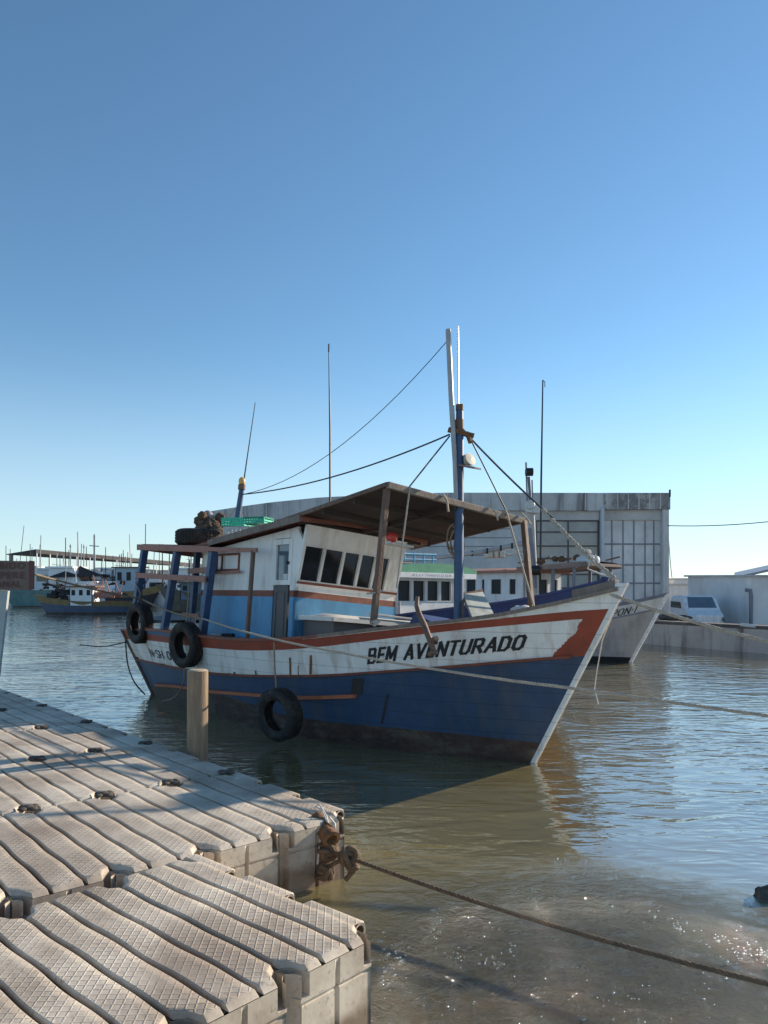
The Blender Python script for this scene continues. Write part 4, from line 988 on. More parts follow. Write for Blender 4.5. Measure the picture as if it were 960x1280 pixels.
solo(mb.build('thin_cord',M['rope_white'],smooth=60),'thin pale cord wound round the rusty fitting at the dock corner','cord')
# mooring lines in front of the boat
post=SP(253,773,1.34)
mb=MB(); s0=P(44,718,9.5); pts=sag(s0,P(178,749,12.2),.02,16)+sag(P(178,749,12.2),post,.05,14)[1:]; rope_mesh(mb,pts,.014); 
solo(mb.build('mooring_rope',M['rope_tan'],smooth=60),'tan rope from behind the sign to the aft post of the blue and white boat','rope')
mb=MB(); pts=[post,P(300,788,9.4),P(360,803,8.3),P(420,814.5,7.5),P(480,826,7.0),P(560,839,6.5),P(640,851,6.1),P(720,861,5.8),P(840,878,5.4),P(990,899,5.0)]
def spline(pts,n_=8):
    out=[]
    for i in range(len(pts)-1):
        p0=pts[max(0,i-1)];p1=pts[i];p2=pts[i+1];p3=pts[min(len(pts)-1,i+2)]
        for k in range(n_):
            t=k/n_; out.append(.5*((2*p1)+(p2-p0)*t+(2*p0-5*p1+4*p2-p3)*t*t+(3*p1-p0-3*p2+p3)*t**3))
    return out+[pts[-1]]
rope_mesh(mb,spline(pts),.0125)
solo(mb.build('mooring_rope',M['rope_pale'],smooth=60),'pale rope crossing the hull just under the painted boat name','rope')
mb=MB(); bw=FB.raw(-.95,.05,1.80); rope_mesh(mb,sag(bw,P(990,809,6.4),.03,24),.017); solo(mb.build('mooring_rope',M['rope_pale'],smooth=60),'pale rope from the bow tip of the blue and white boat out to the right','rope')
mb=MB(); mb.tube([FB.raw(-.9,-.2,1.7),P(753,800,8.2),P(746,840,8.2),P(743,862,8.2),P(748,880,8.0)],.006,6); solo(mb.build('hanging_line',M['rope_white'],smooth=60),'thin pale line hanging from the bow tip down to the water','line')
mb=MB(); mb.tube(spline([SP(157,800,1.25),SP(160,830,1.3),SP(168,852,1.4),P(181,868,12.8)]),.012,6); solo(mb.build('stern_line',M['cable'],smooth=60),'dark line hanging from the stern corner into the water','line')
mb=MB(); mb.tube(spline([P(160,802,13.4),P(130,808,13.0),P(100,806,12.6)]),.010,6); solo(mb.build('stern_line',M['cable'],smooth=60),'short dark line reaching left from the stern just above the water','line')
mb=MB(); mb.tube(spline([SP(232,846,1.5),SP(224,866,1.45),SP(214,874,1.35),SP(203,876,1.3)]),.012,6); solo(mb.build('trailing_rope',M['rope_tan'],smooth=60),'tan rope end trailing from the tyre down the weathered hull to the water','rope')
# sign
sg=empty('warning_sign',P(0,800,9.0),'reddish brown painted warning board on a leaning pale post at the left edge','sign')
mb=MB(); a=P(-75,699,9.0); b=P(36,701.5,9.0); c_=P(37,737.5,9.0); d=P(-75,737,9.0); k=Vector((.004,.05,0))
mb.hexa([d,c_,c_+k,d+k,a,b,b+k,a+k]); 
M['sign_brown']=mat('sign_brown',(.19,.135,.11),.8,.25,3,stain=(.24,.17,.13),samt=.5,sscale=(3,3,3)); M['sign_red']=mat('sign_red_letters',(.155,.065,.05),.8,.2,8)
mb.build('board',M['sign_brown'],sg)
mb=MB(); b2=P(36.6,701.5,8.99); c2=P(37.6,737.5,8.99); mb.hexa([P(36.5,738,8.985),P(43,736.5,8.98),P(43,736.5,9.03),P(36.5,738,9.05),P(36.5,700.5,8.985),P(43.5,701.5,8.98),P(43.5,701.5,9.03),P(36.5,700.5,9.05)]); mb.build('red_edge',M['sign_red'],sg)
mb=MB(); mb.beam(P(6,738,9.06),P(-6,845,9.06),.10,.05,up=(0,1,0)); mb.build('post',mat('sign_post_paint',(.42,.45,.44),.7,.2,5),sg)
for i,(t_,x0,x1,yy_) in enumerate((('PROIBIDO',-33,31,711),('EMPERE',-18,30,723),('CANAL',-14,26,734))):
    lettering(t_,lambda x,y,x0=x0,x1=x1,yy_=yy_: P(lerp(x0,x1,x),yy_-8*y,8.985),M['sign_red'],sg,.01,spacing=1.2)
# ================================================================ neighbouring boats
def simple_wheelhouse(fr,parent,a0,a1,b0,b1,z0,z1,mw,ml,mr,wins_front,wins_side,wz,split=None,name='cabin',roofover=.12,glass=None):
    mf=(lambda u_,z: 1 if (split and z<split) else 0)
    glass=glass or M['far_glass']
    mb=MB(); sd1=lambda a,z,d: fr(a,b1-d,z); sd2=lambda a,z,d: fr(a,b0+d,z); fF=lambda b,z,d: fr(a0+d,b,z); fA=lambda b,z,d: fr(a1-d,b,z)
    zs=[z0,z1]+([split] if split else [])
    wall(sd1,[a0,a1],zs,[(x,y,*wz) for x,y in wins_side],.04,mf,mb); wall(sd2,[a0,a1],zs,[(x,y,*wz) for x,y in wins_side],.04,mf,mb)
    wall(fF,[b0,b1],zs,[(x,y,*wz) for x,y in wins_front],.04,mf,mb); wall(fA,[b0,b1],zs,[(lerp(b0,b1,.35),lerp(b0,b1,.65),z0+.02,wz[1])],.04,mf,mb)
    cab=mb.build(name,[mw,ml],parent)
    for fmap,ws in ((sd1,wins_side),(fF,wins_front)):
        for x,y in ws:
            m=MB(); rect_frame(m,fmap,x+.01,y-.01,wz[0]+.01,wz[1]-.01,.012,-.012,.03); wf=m.build('window',mw,cab)
            m=MB(); m.add([fmap(x,wz[0],.03),fmap(y,wz[0],.03),fmap(y,wz[1],.03),fmap(x,wz[1],.03)],[(0,1,2,3)]); m.build('pane',glass,wf)
    m=MB(); o=roofover
    m.grid(lambda u_,v_: fr(lerp(a0-o*1.5,a1+o,u_),lerp(b0-o,b1+o,v_),z1+.02+.10*(1-(2*v_-1)**2)+.05),8,10)
    m.grid(lambda u_,v_: fr(lerp(a0-o*1.5,a1+o,u_),lerp(b0-o,b1+o,v_),z1+.0),8,10,flip=True)
    for e in (0,1):
        m.grid(lambda u_,v_,e=e: fr(lerp(a0-o*1.5,a1+o,e),lerp(b0-o,b1+o,u_),z1+v_*(.07+.10*(1-(2*u_-1)**2))),10,1)
        m.grid(lambda u_,v_,e=e: fr(lerp(a0-o*1.5,a1+o,u_),lerp(b0-o,b1+o,e),z1+v_*.07),8,1)
    m.build('roof',mr,cab,smooth=30,merge=True)
    return cab
# ---- boat with navy and red bulwark, green wheelhouse roof
M['green_roof']=mat('green_roof_paint',(.06,.30,.16),.5,.3,4); M['b_white']=mat('neighbour_white_paint',(.72,.73,.74),.5,.12,3,stain=(.3,.25,.22),samt=.4,sscale=(4,4,1))
M['b_grey']=mat('neighbour_grey_paint',(.20,.21,.25),.6,.15,3); M['hull_grey']=mat('grey_white_hull',(.66,.62,.56),.55,.15,3,stain=(.25,.22,.2),samt=.5,sscale=(4,4,1)); M['hull_mid']=mat('dull_grey_hull',(.42,.39,.355),.6,.2,3,stain=(.2,.17,.15),samt=.5,sscale=(4,4,1))
top2=P(756,727,11.4); u2=Vector((.66,-.75,0)).normalized()
F2=Frame((top2.x-u2.x*1.12,top2.y-u2.y*1.12),u2,.01,1.065)
b2_=empty('fishing_boat',F2.raw(4,0,0),'navy and deep red fishing boat with a green-roofed white wheelhouse, second from the camera','fishing boat','fishing boats moored at the quay')
build_hull(F2,b2_,[(zkeel,3),(zb,3),(zw,3),(lambda t:zl(t)-.10,3),(zg_,3)],[M['boot'],M['deepred'],M['deepred'],M['navy']],lambda b,t,z,j:b,nt_=80,bs=.85,railmat=M['navy'])
stem_post(F2,b2_,M['navy'],.09,1.9)
mb=MB(); c=P(742,739,11.55); mb.tube([c+Vector((.07*math.cos(q*.7),-.02,.11*math.sin(q*.7))) for q in range(10)],.03,7); mb.tube([c+Vector((0,-.03,-.1)),c+Vector((0.0,-.04,-.22))],.03,6); mb.build('rope_eye',M['rope_pale'],b2_,smooth=60)
# wheelhouse placed so that its front spans the gap beside the nearest boat's canopy post
fc=P(493,748,13.7); sC=(fc-F2.W).dot(-F2.u)/F2.k
bC=(fc-F2.W).dot(F2.n)/F2.k
simple_wheelhouse(F2,b2_,sC,sC+1.9,bC-1.75,bC,.6,2.0,M['b_white'],M['b_white'],M['green_roof'],[(bC-.38,bC-.06),(bC-.72,bC-.42),(bC-1.06,bC-.76),(bC-1.38,bC-1.10),(bC-1.68,bC-1.42)],[(sC+.15,sC+.5)],(1.50,1.87))
mb=MB(); mb.hexa([F2(sC-.19,bC-1.85,1.91),F2(sC-.19,bC+.1,1.91),F2(sC-.1,bC+.1,1.91),F2(sC-.1,bC-1.85,1.91),F2(sC-.19,bC-1.85,2.0),F2(sC-.19,bC+.1,2.0),F2(sC-.1,bC+.1,2.0),F2(sC-.1,bC-1.85,2.0)]); nb=mb.build('name_board',M['b_white'],b2_)
lettering('ALLI THEODOR CI N',lambda x,y: F2(sC-.195,bC-.22-1.3*x,1.935+.04*y),M['b_grey'],b2_,.005,spacing=1.3)
mb=MB(); c=F2(sC+.3,bC-.25,2.16); mb.tube([c,c+F2.n*-.45],.055,10); mb.build('roof_horn',M['black'],b2_,smooth=50)
mb=MB()
for q in range(5): mb.tube([F2(sC+1.0,bC-.9-.25*q,2.15),F2(sC+1.0,bC-.9-.25*q,2.42)],.02,6)
mb.tube([F2(sC+1.0,bC-.8,2.38),F2(sC+1.0,bC-2.0,2.40)],.025,6); mb.tube([F2(sC+1.0,bC-.8,2.28),F2(sC+1.0,bC-2.0,2.30)],.02,6); mb.build('roof_rack',M['cab_blue'],b2_,smooth=50)
mb=MB(); mb.tube([F2(sC-.02,bC-.1,.9),F2(sC-.02,bC-.1,1.5)],.02,6); mb.build('handrail',M['alu'],b2_)
M['awn']=mat('faded_awning',(.30,.22,.19),.8,.3,2)
# ---- grey white boat, bow to the right
uT=Vector((.66,-.75,0)).normalized(); FT=Frame((6.13,18.9),uT,.01,.935)
b3=empty('fishing_boat',FT.raw(4,0,0),'pale grey fishing boat with raked white stem, moored nearest the quay','fishing boat','fishing boats moored at the quay')
ztl=lambda t: zg_(t)-.38
build_hull(FT,b3,[(zkeel,3),(lambda t:.14,2),(ztl,4),(lambda t:zg_(t)-.07,3),(zg_,1)],[M['black'],M['hull_mid'],M['hull_grey'],M['b_grey']],lambda b,t,z,j:b,nt_=80,railmat=M['b_grey'])
strake(FT,b3,ztl,.01,1,.04,.03,M['b_grey'])
stem_post(FT,b3,M['white_hull'],.10,1.85)
def t3(px,z):
    lo,hi=0,.6
    for i in range(30):
        t=(lo+hi)/2; s_,b,_=hull_sbz(t,z); p=FT.raw(s_,b,z); x=480+FPX*p.x/p.y
        if x>px: lo=t
        else: hi=t
    return t
tE=t3(749,1.15); tG=t3(792,1.15)
def tmap(x,y):
    t=lerp(tE,tG,x); z=zg_(t)-.30+.17*y; s_,b,_=hull_sbz(t,z); return FT.raw(s_,b+.012,z)
painted('ARPON.I',lambda x,y,d:(lambda t:(lambda z,: FT.raw(hull_sbz(t,z)[0],hull_sbz(t,z)[1]+.012+d,z))(zg_(t)-.345+.19*y))(lerp(tE,tG,x)),M['lettering'],b3,.13,.12)
# deckhouse along the boat: nearest front corner
cf=P(655,748,20.5); s3=(cf-FT.W).dot(-FT.u)/FT.k; o3=(cf-FT.W).dot(FT.n)/FT.k
L3=3.6
simple_wheelhouse(FT,b3,s3,s3+L3,o3-1.8,o3,.7,2.42,M['b_white'],M['b_grey'],M['pink_wood'],[(o3-.5,o3-.2),(o3-1.1,o3-.7),(o3-1.6,o3-1.3)],[(s3+.30,s3+.55),(s3+.85,s3+1.25),(s3+1.5,s3+1.62),(s3+1.85,s3+2.25)],(1.78,2.24),split=1.5,roofover=.2)
# long foredeck awning
ka=(752-480)/FPX; q_=FT.raw(0,o3-.9,0); aE=(q_.x-ka*q_.y)/(FT.u.x-ka*FT.u.y)/FT.k
mb=MB(); 
mb.grid(lambda u_,v_: FT(lerp(s3+.2,aE,u_),lerp(o3+.1,o3-1.9,v_),2.56+.10*u_+.05*(1-(2*v_-1)**2)),6,6); mb.grid(lambda u_,v_: FT(lerp(s3+.2,aE,u_),lerp(o3+.1,o3-1.9,v_),2.50+.10*u_),6,6,flip=True)
for e in (0,1): 
    mb.grid(lambda u_,v_,e=e: FT(lerp(s3+.2,aE,u_),lerp(o3+.1,o3-1.9,e),2.44+.10*u_+.14*v_),6,1)
mb.grid(lambda u_,v_: FT(aE,lerp(o3+.1,o3-1.9,u_),2.58+.08*v_),6,1)
mb.build('foredeck_awning',M['awn'],b3,smooth=30)
for a,b in ((aE+.3,o3),(aE+.3,o3-1.8),((aE+s3)/2,o3),((aE+s3)/2,o3-1.8)):
    mb=MB(); mb.tube([FT(a,b,1.2),FT(a-.02,b,2.58)],.045,8); mb.build('awning_post',M['b_grey'],b3,smooth=50)
mb=MB(); c=FT(aE+.1,o3-.3,2.72); mb.lathe(c,FT.u,[(0,-.25),(.10,-.25),(.13,-.1),(.13,.25),(.10,.34),(0,.36)],14); mb.build('navigation_lamp',M['white_crate'],b3,smooth=40)
mb=MB(); c=FT(aE+.9,o3-.5,2.72)
for k in range(6): mb.blob(c+FT.u*random.uniform(-.8,.6)+Vector((0,random.uniform(-.2,.2),random.uniform(0,.15))),.10,.10,.08,8,6,.5,seed=k)
mb.build('folded_gear',M['net'],b3,smooth=50)
mb=MB()
for k in range(5): mb.tube([c+FT.u*(-1.6+.7*k)+Vector((0,0,0)),c+FT.u*(-1.2+.7*k)+Vector((0,0,.08+.08*(k%2)))],.02,5)
mb.build('folded_poles',M['brown_wood'],b3,smooth=50)
# mast with lamp
mT=P(665,745,20.3); mb=MB(); mb.tube([P(668,752,20.3),P(664,640,20.3)],[.11,.09],12); m3=mb.build('mast',M['white_pole'],b3,smooth=50)
mb=MB(); mb.tube([P(664,640,20.3),P(661,596,20.3)],[.045,.04],8); mb.tube([P(666,640,20.2),P(665,600,20.2)],.02,6); mb.tube([P(659.5,640,20.2),P(657.5,578,20.3)],.025,6); mb.build('mast_top',M['b_grey'],m3,smooth=50)
mb=MB(); mb.tube([P(657,590,20.2),P(666,590,20.2)],.11,10); mb.build('masthead_lamp',M['black'],m3,smooth=40)
mb=MB(); mb.tube([P(669,735,20.1),P(667,700,20.1),P(662,660,20.1)],.05,6); mb.build('mast_cable',M['b_grey'],m3,smooth=50)
mb=MB(); mb.beam(P(658,636,20.2),P(674,637,20.2),.25,.2); mb.lathe(P(663,631,20.05),(0,-1,0),[(.0,0),(.05,.02),(.10,.05),(.13,0),(.13,-.12),(0,-.12)],14); mb.build('search_light',M['white_crate'],m3,smooth=40)
mb=MB(); mb.tube([P(661,713,20.0),P(674,713,20.0)],.13,10); mb.build('mast_block',M['black'],m3,smooth=40)
mb=MB(); mb.tube([P(675,745,20.6),P(676.5,600,20.6),P(678.5,475,20.6)],[.03,.028,.018],6); mb.tube([P(678.5,476,20.6),P(681,477,20.6),P(681,484,20.6)],.012,5); mb.build('whip_antenna',M['cable'],b3,smooth=50)
# boom with blocks
mb=MB(); mb.tube([P(505,702,19.0),P(600,690,19.6),P(664,677,20.2)],[.05,.07,.06],10); bo=mb.build('boom',M['white_pole'],b3,smooth=50)
mb=MB()
for px in (566,590,609,626,640): mb.beam(P(px,interp(px,[505,600,664],[702,690,677])-3,19.5),P(px,interp(px,[505,600,664],[702,690,677])+4,19.5),.05,.05,up=(0,1,0))
mb.build('boom_clamp',M['black'],bo)
mb=MB(); 
for px in (636,652): mb.tube([P(px+7*math.cos(q*.7),690+3*math.sin(q*.7),19.4) for q in range(10)],.03,6)
mb.build('coiled_line',M['rope_white'],b3,smooth=50)
for i,(x0,x1) in enumerate(((608,617),(618,623.5),(625,631.5))):
    mb=MB(); a=P(x0,697,20.8); b=P(x1,697-13+i,20.8); mb.box((a.x,a.y,a.z),(b.x,a.y+.5,b.z)); solo(mb.build('storage_box',M['cream'],bevel=.03),['largest cream box, leftmost of three on the grey boat deckhouse roof','middle narrow cream box on the deckhouse roof of the grey boat','cream box at the right end of three on the deckhouse roof'][i],'box','cream boxes on the deckhouse roof')

# ================================================================ quay, yard and building
def concrete(name,col,stain,samt=.8,scale=(1.2,1.2,.25),top=None):
    return mat(name,col,.9,.25,.9,bump=.01,bscale=6,stain=stain,samt=samt,sscale=scale)
M['quay']=concrete('quay_concrete',(.46,.43,.40),(.05,.042,.038),1,(2.2,2.2,.35)); M['quay_top']=concrete('quay_cope',(.10,.09,.085),(.22,.20,.19),.7,(2,2,2))
M['fac']=concrete('facade_concrete',(.60,.58,.56),(.33,.31,.30),.6,(.5,.5,.12)); M['fac_dark']=concrete('parapet_concrete',(.56,.54,.52),(.065,.055,.06),.95,(1.6,1.6,.18)); M['panel']=concrete('wall_panel',(.74,.71,.69),(.50,.47,.45),.6,(.9,.9,.2))
M['joint']=mat('joint_concrete',(.27,.27,.29),.9,.2,2)
M['yard']=mat('yard_ground',(.16,.15,.14),.9,.3,.5)
mb=MB(); qa=Vector((-2.0,41.0,0)); qb=Vector((8.6,25.2,0)); qc=Vector((10.75,21.3,0)); qd=Vector((30,-8,0)); 
qpts=[qa,qb,qc,qd]; thick=.55; ztop=.78
def offp(i):
    a=qpts[max(0,i-1)]; b=qpts[min(len(qpts)-1,i+1)]; d=(b-a).normalized(); return Vector((-d.y,d.x,0))*thick
for i in range(3):
    p,q=qpts[i],qpts[i+1]; po,qo=p+offp(i),q+offp(i+1)
    bt=Vector((0,0,-2)); 
    mb.hexa([p+bt,q+bt,qo+bt,po+bt,p+Vector((0,0,ztop-.10)),q+Vector((0,0,ztop-.10)),qo+Vector((0,0,ztop-.10)),po+Vector((0,0,ztop-.10))],0)
    e=-.03
    mb.hexa([p+offp(i)*e+Vector((0,0,ztop-.098)),q+offp(i+1)*e+Vector((0,0,ztop-.098)),qo+Vector((0,0,ztop-.098)),po+Vector((0,0,ztop-.098)),p+offp(i)*e+Vector((0,0,ztop)),q+offp(i+1)*e+Vector((0,0,ztop)),qo+Vector((0,0,ztop)),po+Vector((0,0,ztop))],1)
solo(mb.build('quay_wall',[M['quay'],M['quay_top']]),'stained concrete quay wall behind the boats running to the right edge','wall')
mb=MB(); mb.add([qa+offp(0)*.5+Vector((0,0,.12)),qb+offp(1)*.5+Vector((0,0,.12)),qc+offp(2)*.5+Vector((0,0,.12)),qd+offp(3)*.5+Vector((0,0,.12)),Vector((400,-8,.12)),Vector((400,600,.12)),Vector((-14,600,.12)),Vector((-14,41,.12))],[(0,1,2,3,4,5,6,7)]); mb.build('yard_ground',M['yard'])['kind']='structure'
# big shed building
YB=38.5; by=lambda px: (px-480)/FPX*YB
bz=lambda py: EYE-(py-HOR)/FPX*YB
bd=empty('warehouse',(by(600),YB,0.12),'large grey concrete warehouse with stained parapet and panelled end wall behind the boats','building')
topc=lambda px: interp(px,[262,300,340,400,470,560,835],[640,634,628.5,622.5,619,616.5,617])
mb=MB()
N=60
def slab(px0,px1,ftop,fbot,y0,y1,m,n_=1):
    for i in range(n_):
        a=lerp(px0,px1,i/n_); b=lerp(px0,px1,(i+1)/n_)
        mb.hexa([(by(a),y0,fbot(a)),(by(b),y0,fbot(b)),(by(b),y1,fbot(b)),(by(a),y1,fbot(a)),(by(a),y0,ftop(a)),(by(b),y0,ftop(b)),(by(b),y1,ftop(b)),(by(a),y1,ftop(a))],m)
slab(262,753,lambda p:bz(topc(p)),lambda p:bz(topc(p)+22),YB-.25,YB+.3,1,40)
slab(753.05,835,lambda p:bz(617),lambda p:bz(637.5),YB-.32,YB+.3,3,8)
slab(262,670,lambda p:bz(topc(p)+22)-.002,lambda p:0.12,YB,YB+.3,0,30)
slab(670,749,lambda p:bz(topc(p)+22)-.002,lambda p:bz(650),YB,YB+.3,0,2)
slab(753,826,lambda p:bz(637.5)-.002,lambda p:bz(650),YB-.02,YB+.3,0,1)
slab(753,826,lambda p:bz(650)-.002,lambda p:.12,YB+.10,YB+.3,2,1)
slab(826.05,834,lambda p:bz(637.5)-.002,lambda p:.12,YB-.25,YB+.3,0,1)
slab(825.9,826.0,lambda p:0.2,lambda p:.12,YB+.1,YB+.2,0,1)
# side walls, rear, roof
mb.hexa([(by(834),YB+.3,.12),(by(834),YB+30,.12),(by(834)-.3,YB+30,.12),(by(834)-.3,YB+.3,.12),(by(834),YB+.3,bz(622)),(by(834),YB+30,bz(622)),(by(834)-.3,YB+30,bz(622)),(by(834)-.3,YB+.3,bz(622))],0)
mb.hexa([(by(262),YB+.3,.12),(by(262)+.3,YB+.3,.12),(by(262)+.3,YB+30,.12),(by(262),YB+30,.12),(by(262),YB+.3,bz(642)),(by(262)+.3,YB+.3,bz(642)),(by(262)+.3,YB+30,bz(642)),(by(262),YB+30,bz(642))],0)
M['par_stain']=mat('blackened_parapet',(.44,.42,.40),.9,.25,.9,stain=(.09,.075,.07),samt=.9,sscale=(1.8,1.8,.3),chips=((.17,.15,.14),1.6,.50))
mb.build('facade',[M['fac'],M['fac_dark'],M['panel'],M['par_stain']],bd)
mb=MB()
for i in range(30):
    a=lerp(262,834,i/30); b=lerp(262,834,(i+1)/30); mb.add([(by(a),YB+.3,bz(topc(a)+5)),(by(b),YB+.3,bz(topc(b)+5)),(by(b),YB+30,bz(topc(b)+5)),(by(a),YB+30,bz(topc(a)+5))],[(0,1,2,3)])
mb.build('roof',M['fac'],bd)
mb=MB()
px=268
while px<835:   # parapet board joints (slightly proud ribs)
    z1=bz(topc(px))-.05; z0=bz(topc(px)+(20.5 if px>755 else 21.5)); y=YB-.25 if px<753 else YB-.32
    mb.box((by(px)-.025,y-.02,z0),(by(px)+.025,y+.01,z1)); mb.build('parapet_rib',M['fac'],bd); mb=MB(); px+=13.2
mb=MB()
for py in (680,706,729): mb=MB(); mb.box((by(754),YB+.06,bz(py)-.04),(by(825.8),YB+.12,bz(py)+.04)); mb.build('panel_joint',M['joint'],bd)
for px in (765.5,779.5,793,807,818): mb=MB(); mb.box((by(px)-.035,YB+.075,.13),(by(px)+.035,YB+.13,bz(650.5))); mb.build('panel_joint',M['joint'],bd)
mb=MB(); mb.box((by(749.2),YB-.38,.13),(by(752.8),YB-.05,bz(636))); mb.build('pilaster',mat('pale_pilaster',(.55,.57,.60),.7,.15,2),bd)
# lattice window: lit view beyond painted as tan and grey tones in the pane
wn=MB(); M['mullion']=mat('dark_mullion',(.10,.095,.09),.6,.2,3)
for px in (670.5,710.5,748): wn.box((by(px)-.035,YB+.02,.13),(by(px)+.035,YB+.12,bz(650.3)))
for py in (651,665,682.5,698,718,735,752): wn.box((by(670),YB+.03,bz(py)-.035),(by(748.5),YB+.10,bz(py)+.035))
wf=wn.build('window',M['mullion'],bd)
M['lit_view']=mat('painted_lit_view',(.42,.40,.37),.35,.35,.8,stain=(.50,.42,.33),samt=.9,sscale=(.4,.4,.7))
mb=MB(); mb.box((by(670),YB+.07,.13),(by(748.5),YB+.08,bz(650.5))); mb.build('pane',M['lit_view'],wf)
for (a,b,y0,y1) in ((480,560,650,700),(565,640,650,705)):
    mb=MB()
    for py in range(y0,y1,11): mb.box((by(a),YB-.03,bz(py)-.02),(by(b),YB+.01,bz(py)+.02))
    mb.build('wall_batten',M['joint'],bd)
mb=MB(); mb.tube([(by(834.5),YB-.3,bz(622)),(by(834.5),YB-.3,bz(613))],.05,6); mb.build('roof_aerial',M['cable'],bd)
mb=MB(); mb.tube([(by(826.5),YB-.36,.2),(by(826.5),YB-.36,bz(640))],.06,8); mb.build('drain_pipe',M['fac_dark'],bd)
mb=MB(); mb.tube(sag(P(833,657,38.3),P(1010,646,34),.15,20),.022,5); solo(mb.build('power_cable',M['cable'],smooth=60),'dark cable from the warehouse corner out to the right','cable')
mb=MB(); mb.tube(sag(P(835,660,38.3),P(840,722,42),.3,12),.02,5); solo(mb.build('power_cable',M['cable'],smooth=60),'thin cable dropping from the warehouse corner to the low building','cable')
# white utility building
M['wh_wall']=mat('whitewashed_wall',(.76,.75,.74),.8,.14,.8,stain=(.36,.33,.31),samt=.45,sscale=(.8,.8,.3))
def prism_building(name,px0,px1,pytop,Y0,Y1,depth,label,m=None,roofm=None,slope=0,wins=()):
    a=P(px0,HOR,Y0); b=P(px1,HOR,Y1); d=(b-a).normalized(); nn=Vector((-d.y,d.x,0))*depth
    g=.12; z0=EYE-(pytop-HOR)/FPX*Y0; z1=EYE-(pytop-HOR)/FPX*Y1
    a.z=b.z=0
    root=empty(name,(a+b)/2+Vector((0,0,g)),label,'building')
    mb=MB(); mb.hexa([a+Vector((0,0,g)),b+Vector((0,0,g)),b+nn+Vector((0,0,g)),a+nn+Vector((0,0,g)),a+Vector((0,0,z0)),b+Vector((0,0,z1)),b+nn+Vector((0,0,z1+slope)),a+nn+Vector((0,0,z0+slope))]); mb.build('wall',m or M['wh_wall'],root)
    e=.12; mb=MB(); A_=a-d*e-nn.normalized()*e; B_=b+d*e-nn.normalized()*e; C_=b+nn+d*e; D_=a+nn-d*e
    mb.hexa([A_+Vector((0,0,z0+.002)),B_+Vector((0,0,z1+.002)),C_+Vector((0,0,z1+slope+.002)),D_+Vector((0,0,z0+slope+.002)),A_+Vector((0,0,z0+.07)),B_+Vector((0,0,z1+.07)),C_+Vector((0,0,z1+slope+.07)),D_+Vector((0,0,z0+slope+.07))]); mb.build('roof',roofm or M['fac'],root)
    for (x0,x1,q0,q1) in wins:
        mb=MB(); f=lambda x,q,o: a+(b-a)*x+Vector((0,0,lerp(g,z0,q)))-nn.normalized()*o
        mb.hexa([f(x0,q0,.03),f(x1,q0,.03),f(x1,q0,.0),f(x0,q0,.0),f(x0,q1,.03),f(x1,q1,.03),f(x1,q1,0),f(x0,q1,0)]); mb.build('window',M['glass_dark'],root)
    return root
prism_building('utility_building',860,935,721,31,27.2,5,'white windowless utility building with a flat roof on the quay beside the parked van')
prism_building('low_building',828,862,731,46,46,6,'low cream building between the warehouse and the white utility building',M['b_white'])
prism_building('low_building',842,874,724,52,52,6,'small flat-roofed white building set further back, showing above the low cream one',M['wh_wall'])
prism_building('tiled_house',944,1040,727,44,40,8,'white house behind the reefer truck at the right edge',M['b_white'],wins=((.1,.2,.5,.7),))
mb=MB(); a=P(915,722,60); 
for i in range(6):
    mb.hexa([P(918+i*20,724-i*4.4,55)+Vector((0,0,0)),P(938+i*20,724-(i+1)*4.4,55),P(938+i*20,724-(i+1)*4.4,70)+Vector((0,0,.4)),P(918+i*20,724-i*4.4,70)+Vector((0,0,.4)),P(918+i*20,721-i*4.4,55),P(938+i*20,721-(i+1)*4.4,55),P(938+i*20,721-(i+1)*4.4,70)+Vector((0,0,.4)),P(918+i*20,721-i*4.4,70)+Vector((0,0,.4))])
hb_=empty('hall',(P(980,735,60).x,60,.12),'pitched grey metal roof hall rising at the right edge behind the white house','building')
mb.build('roof',mat('grey_metal_roof',(.30,.31,.36),.45,.3,1,grain=(3,.3,.3)),hb_)
mb=MB(); mb.hexa([P(922,735,56)*1.0,P(1060,735,56),P(1060,735,69),P(922,735,69),P(922,726,56),P(1060,700,56),P(1060,700,69),P(922,726,69)]); mb.build('wall',M['wh_wall'],hb_)
# vent pipe
mb=MB(); mb.tube([P(938.5,783,27.0),P(939,745,27.0),P(938,738,27.0),P(932,737.5,27.0)],.07,8); solo(mb.build('vent_pipe',M['b_grey'],smooth=50),'bent grey pipe rising beside the right corner of the white utility building','pipe')
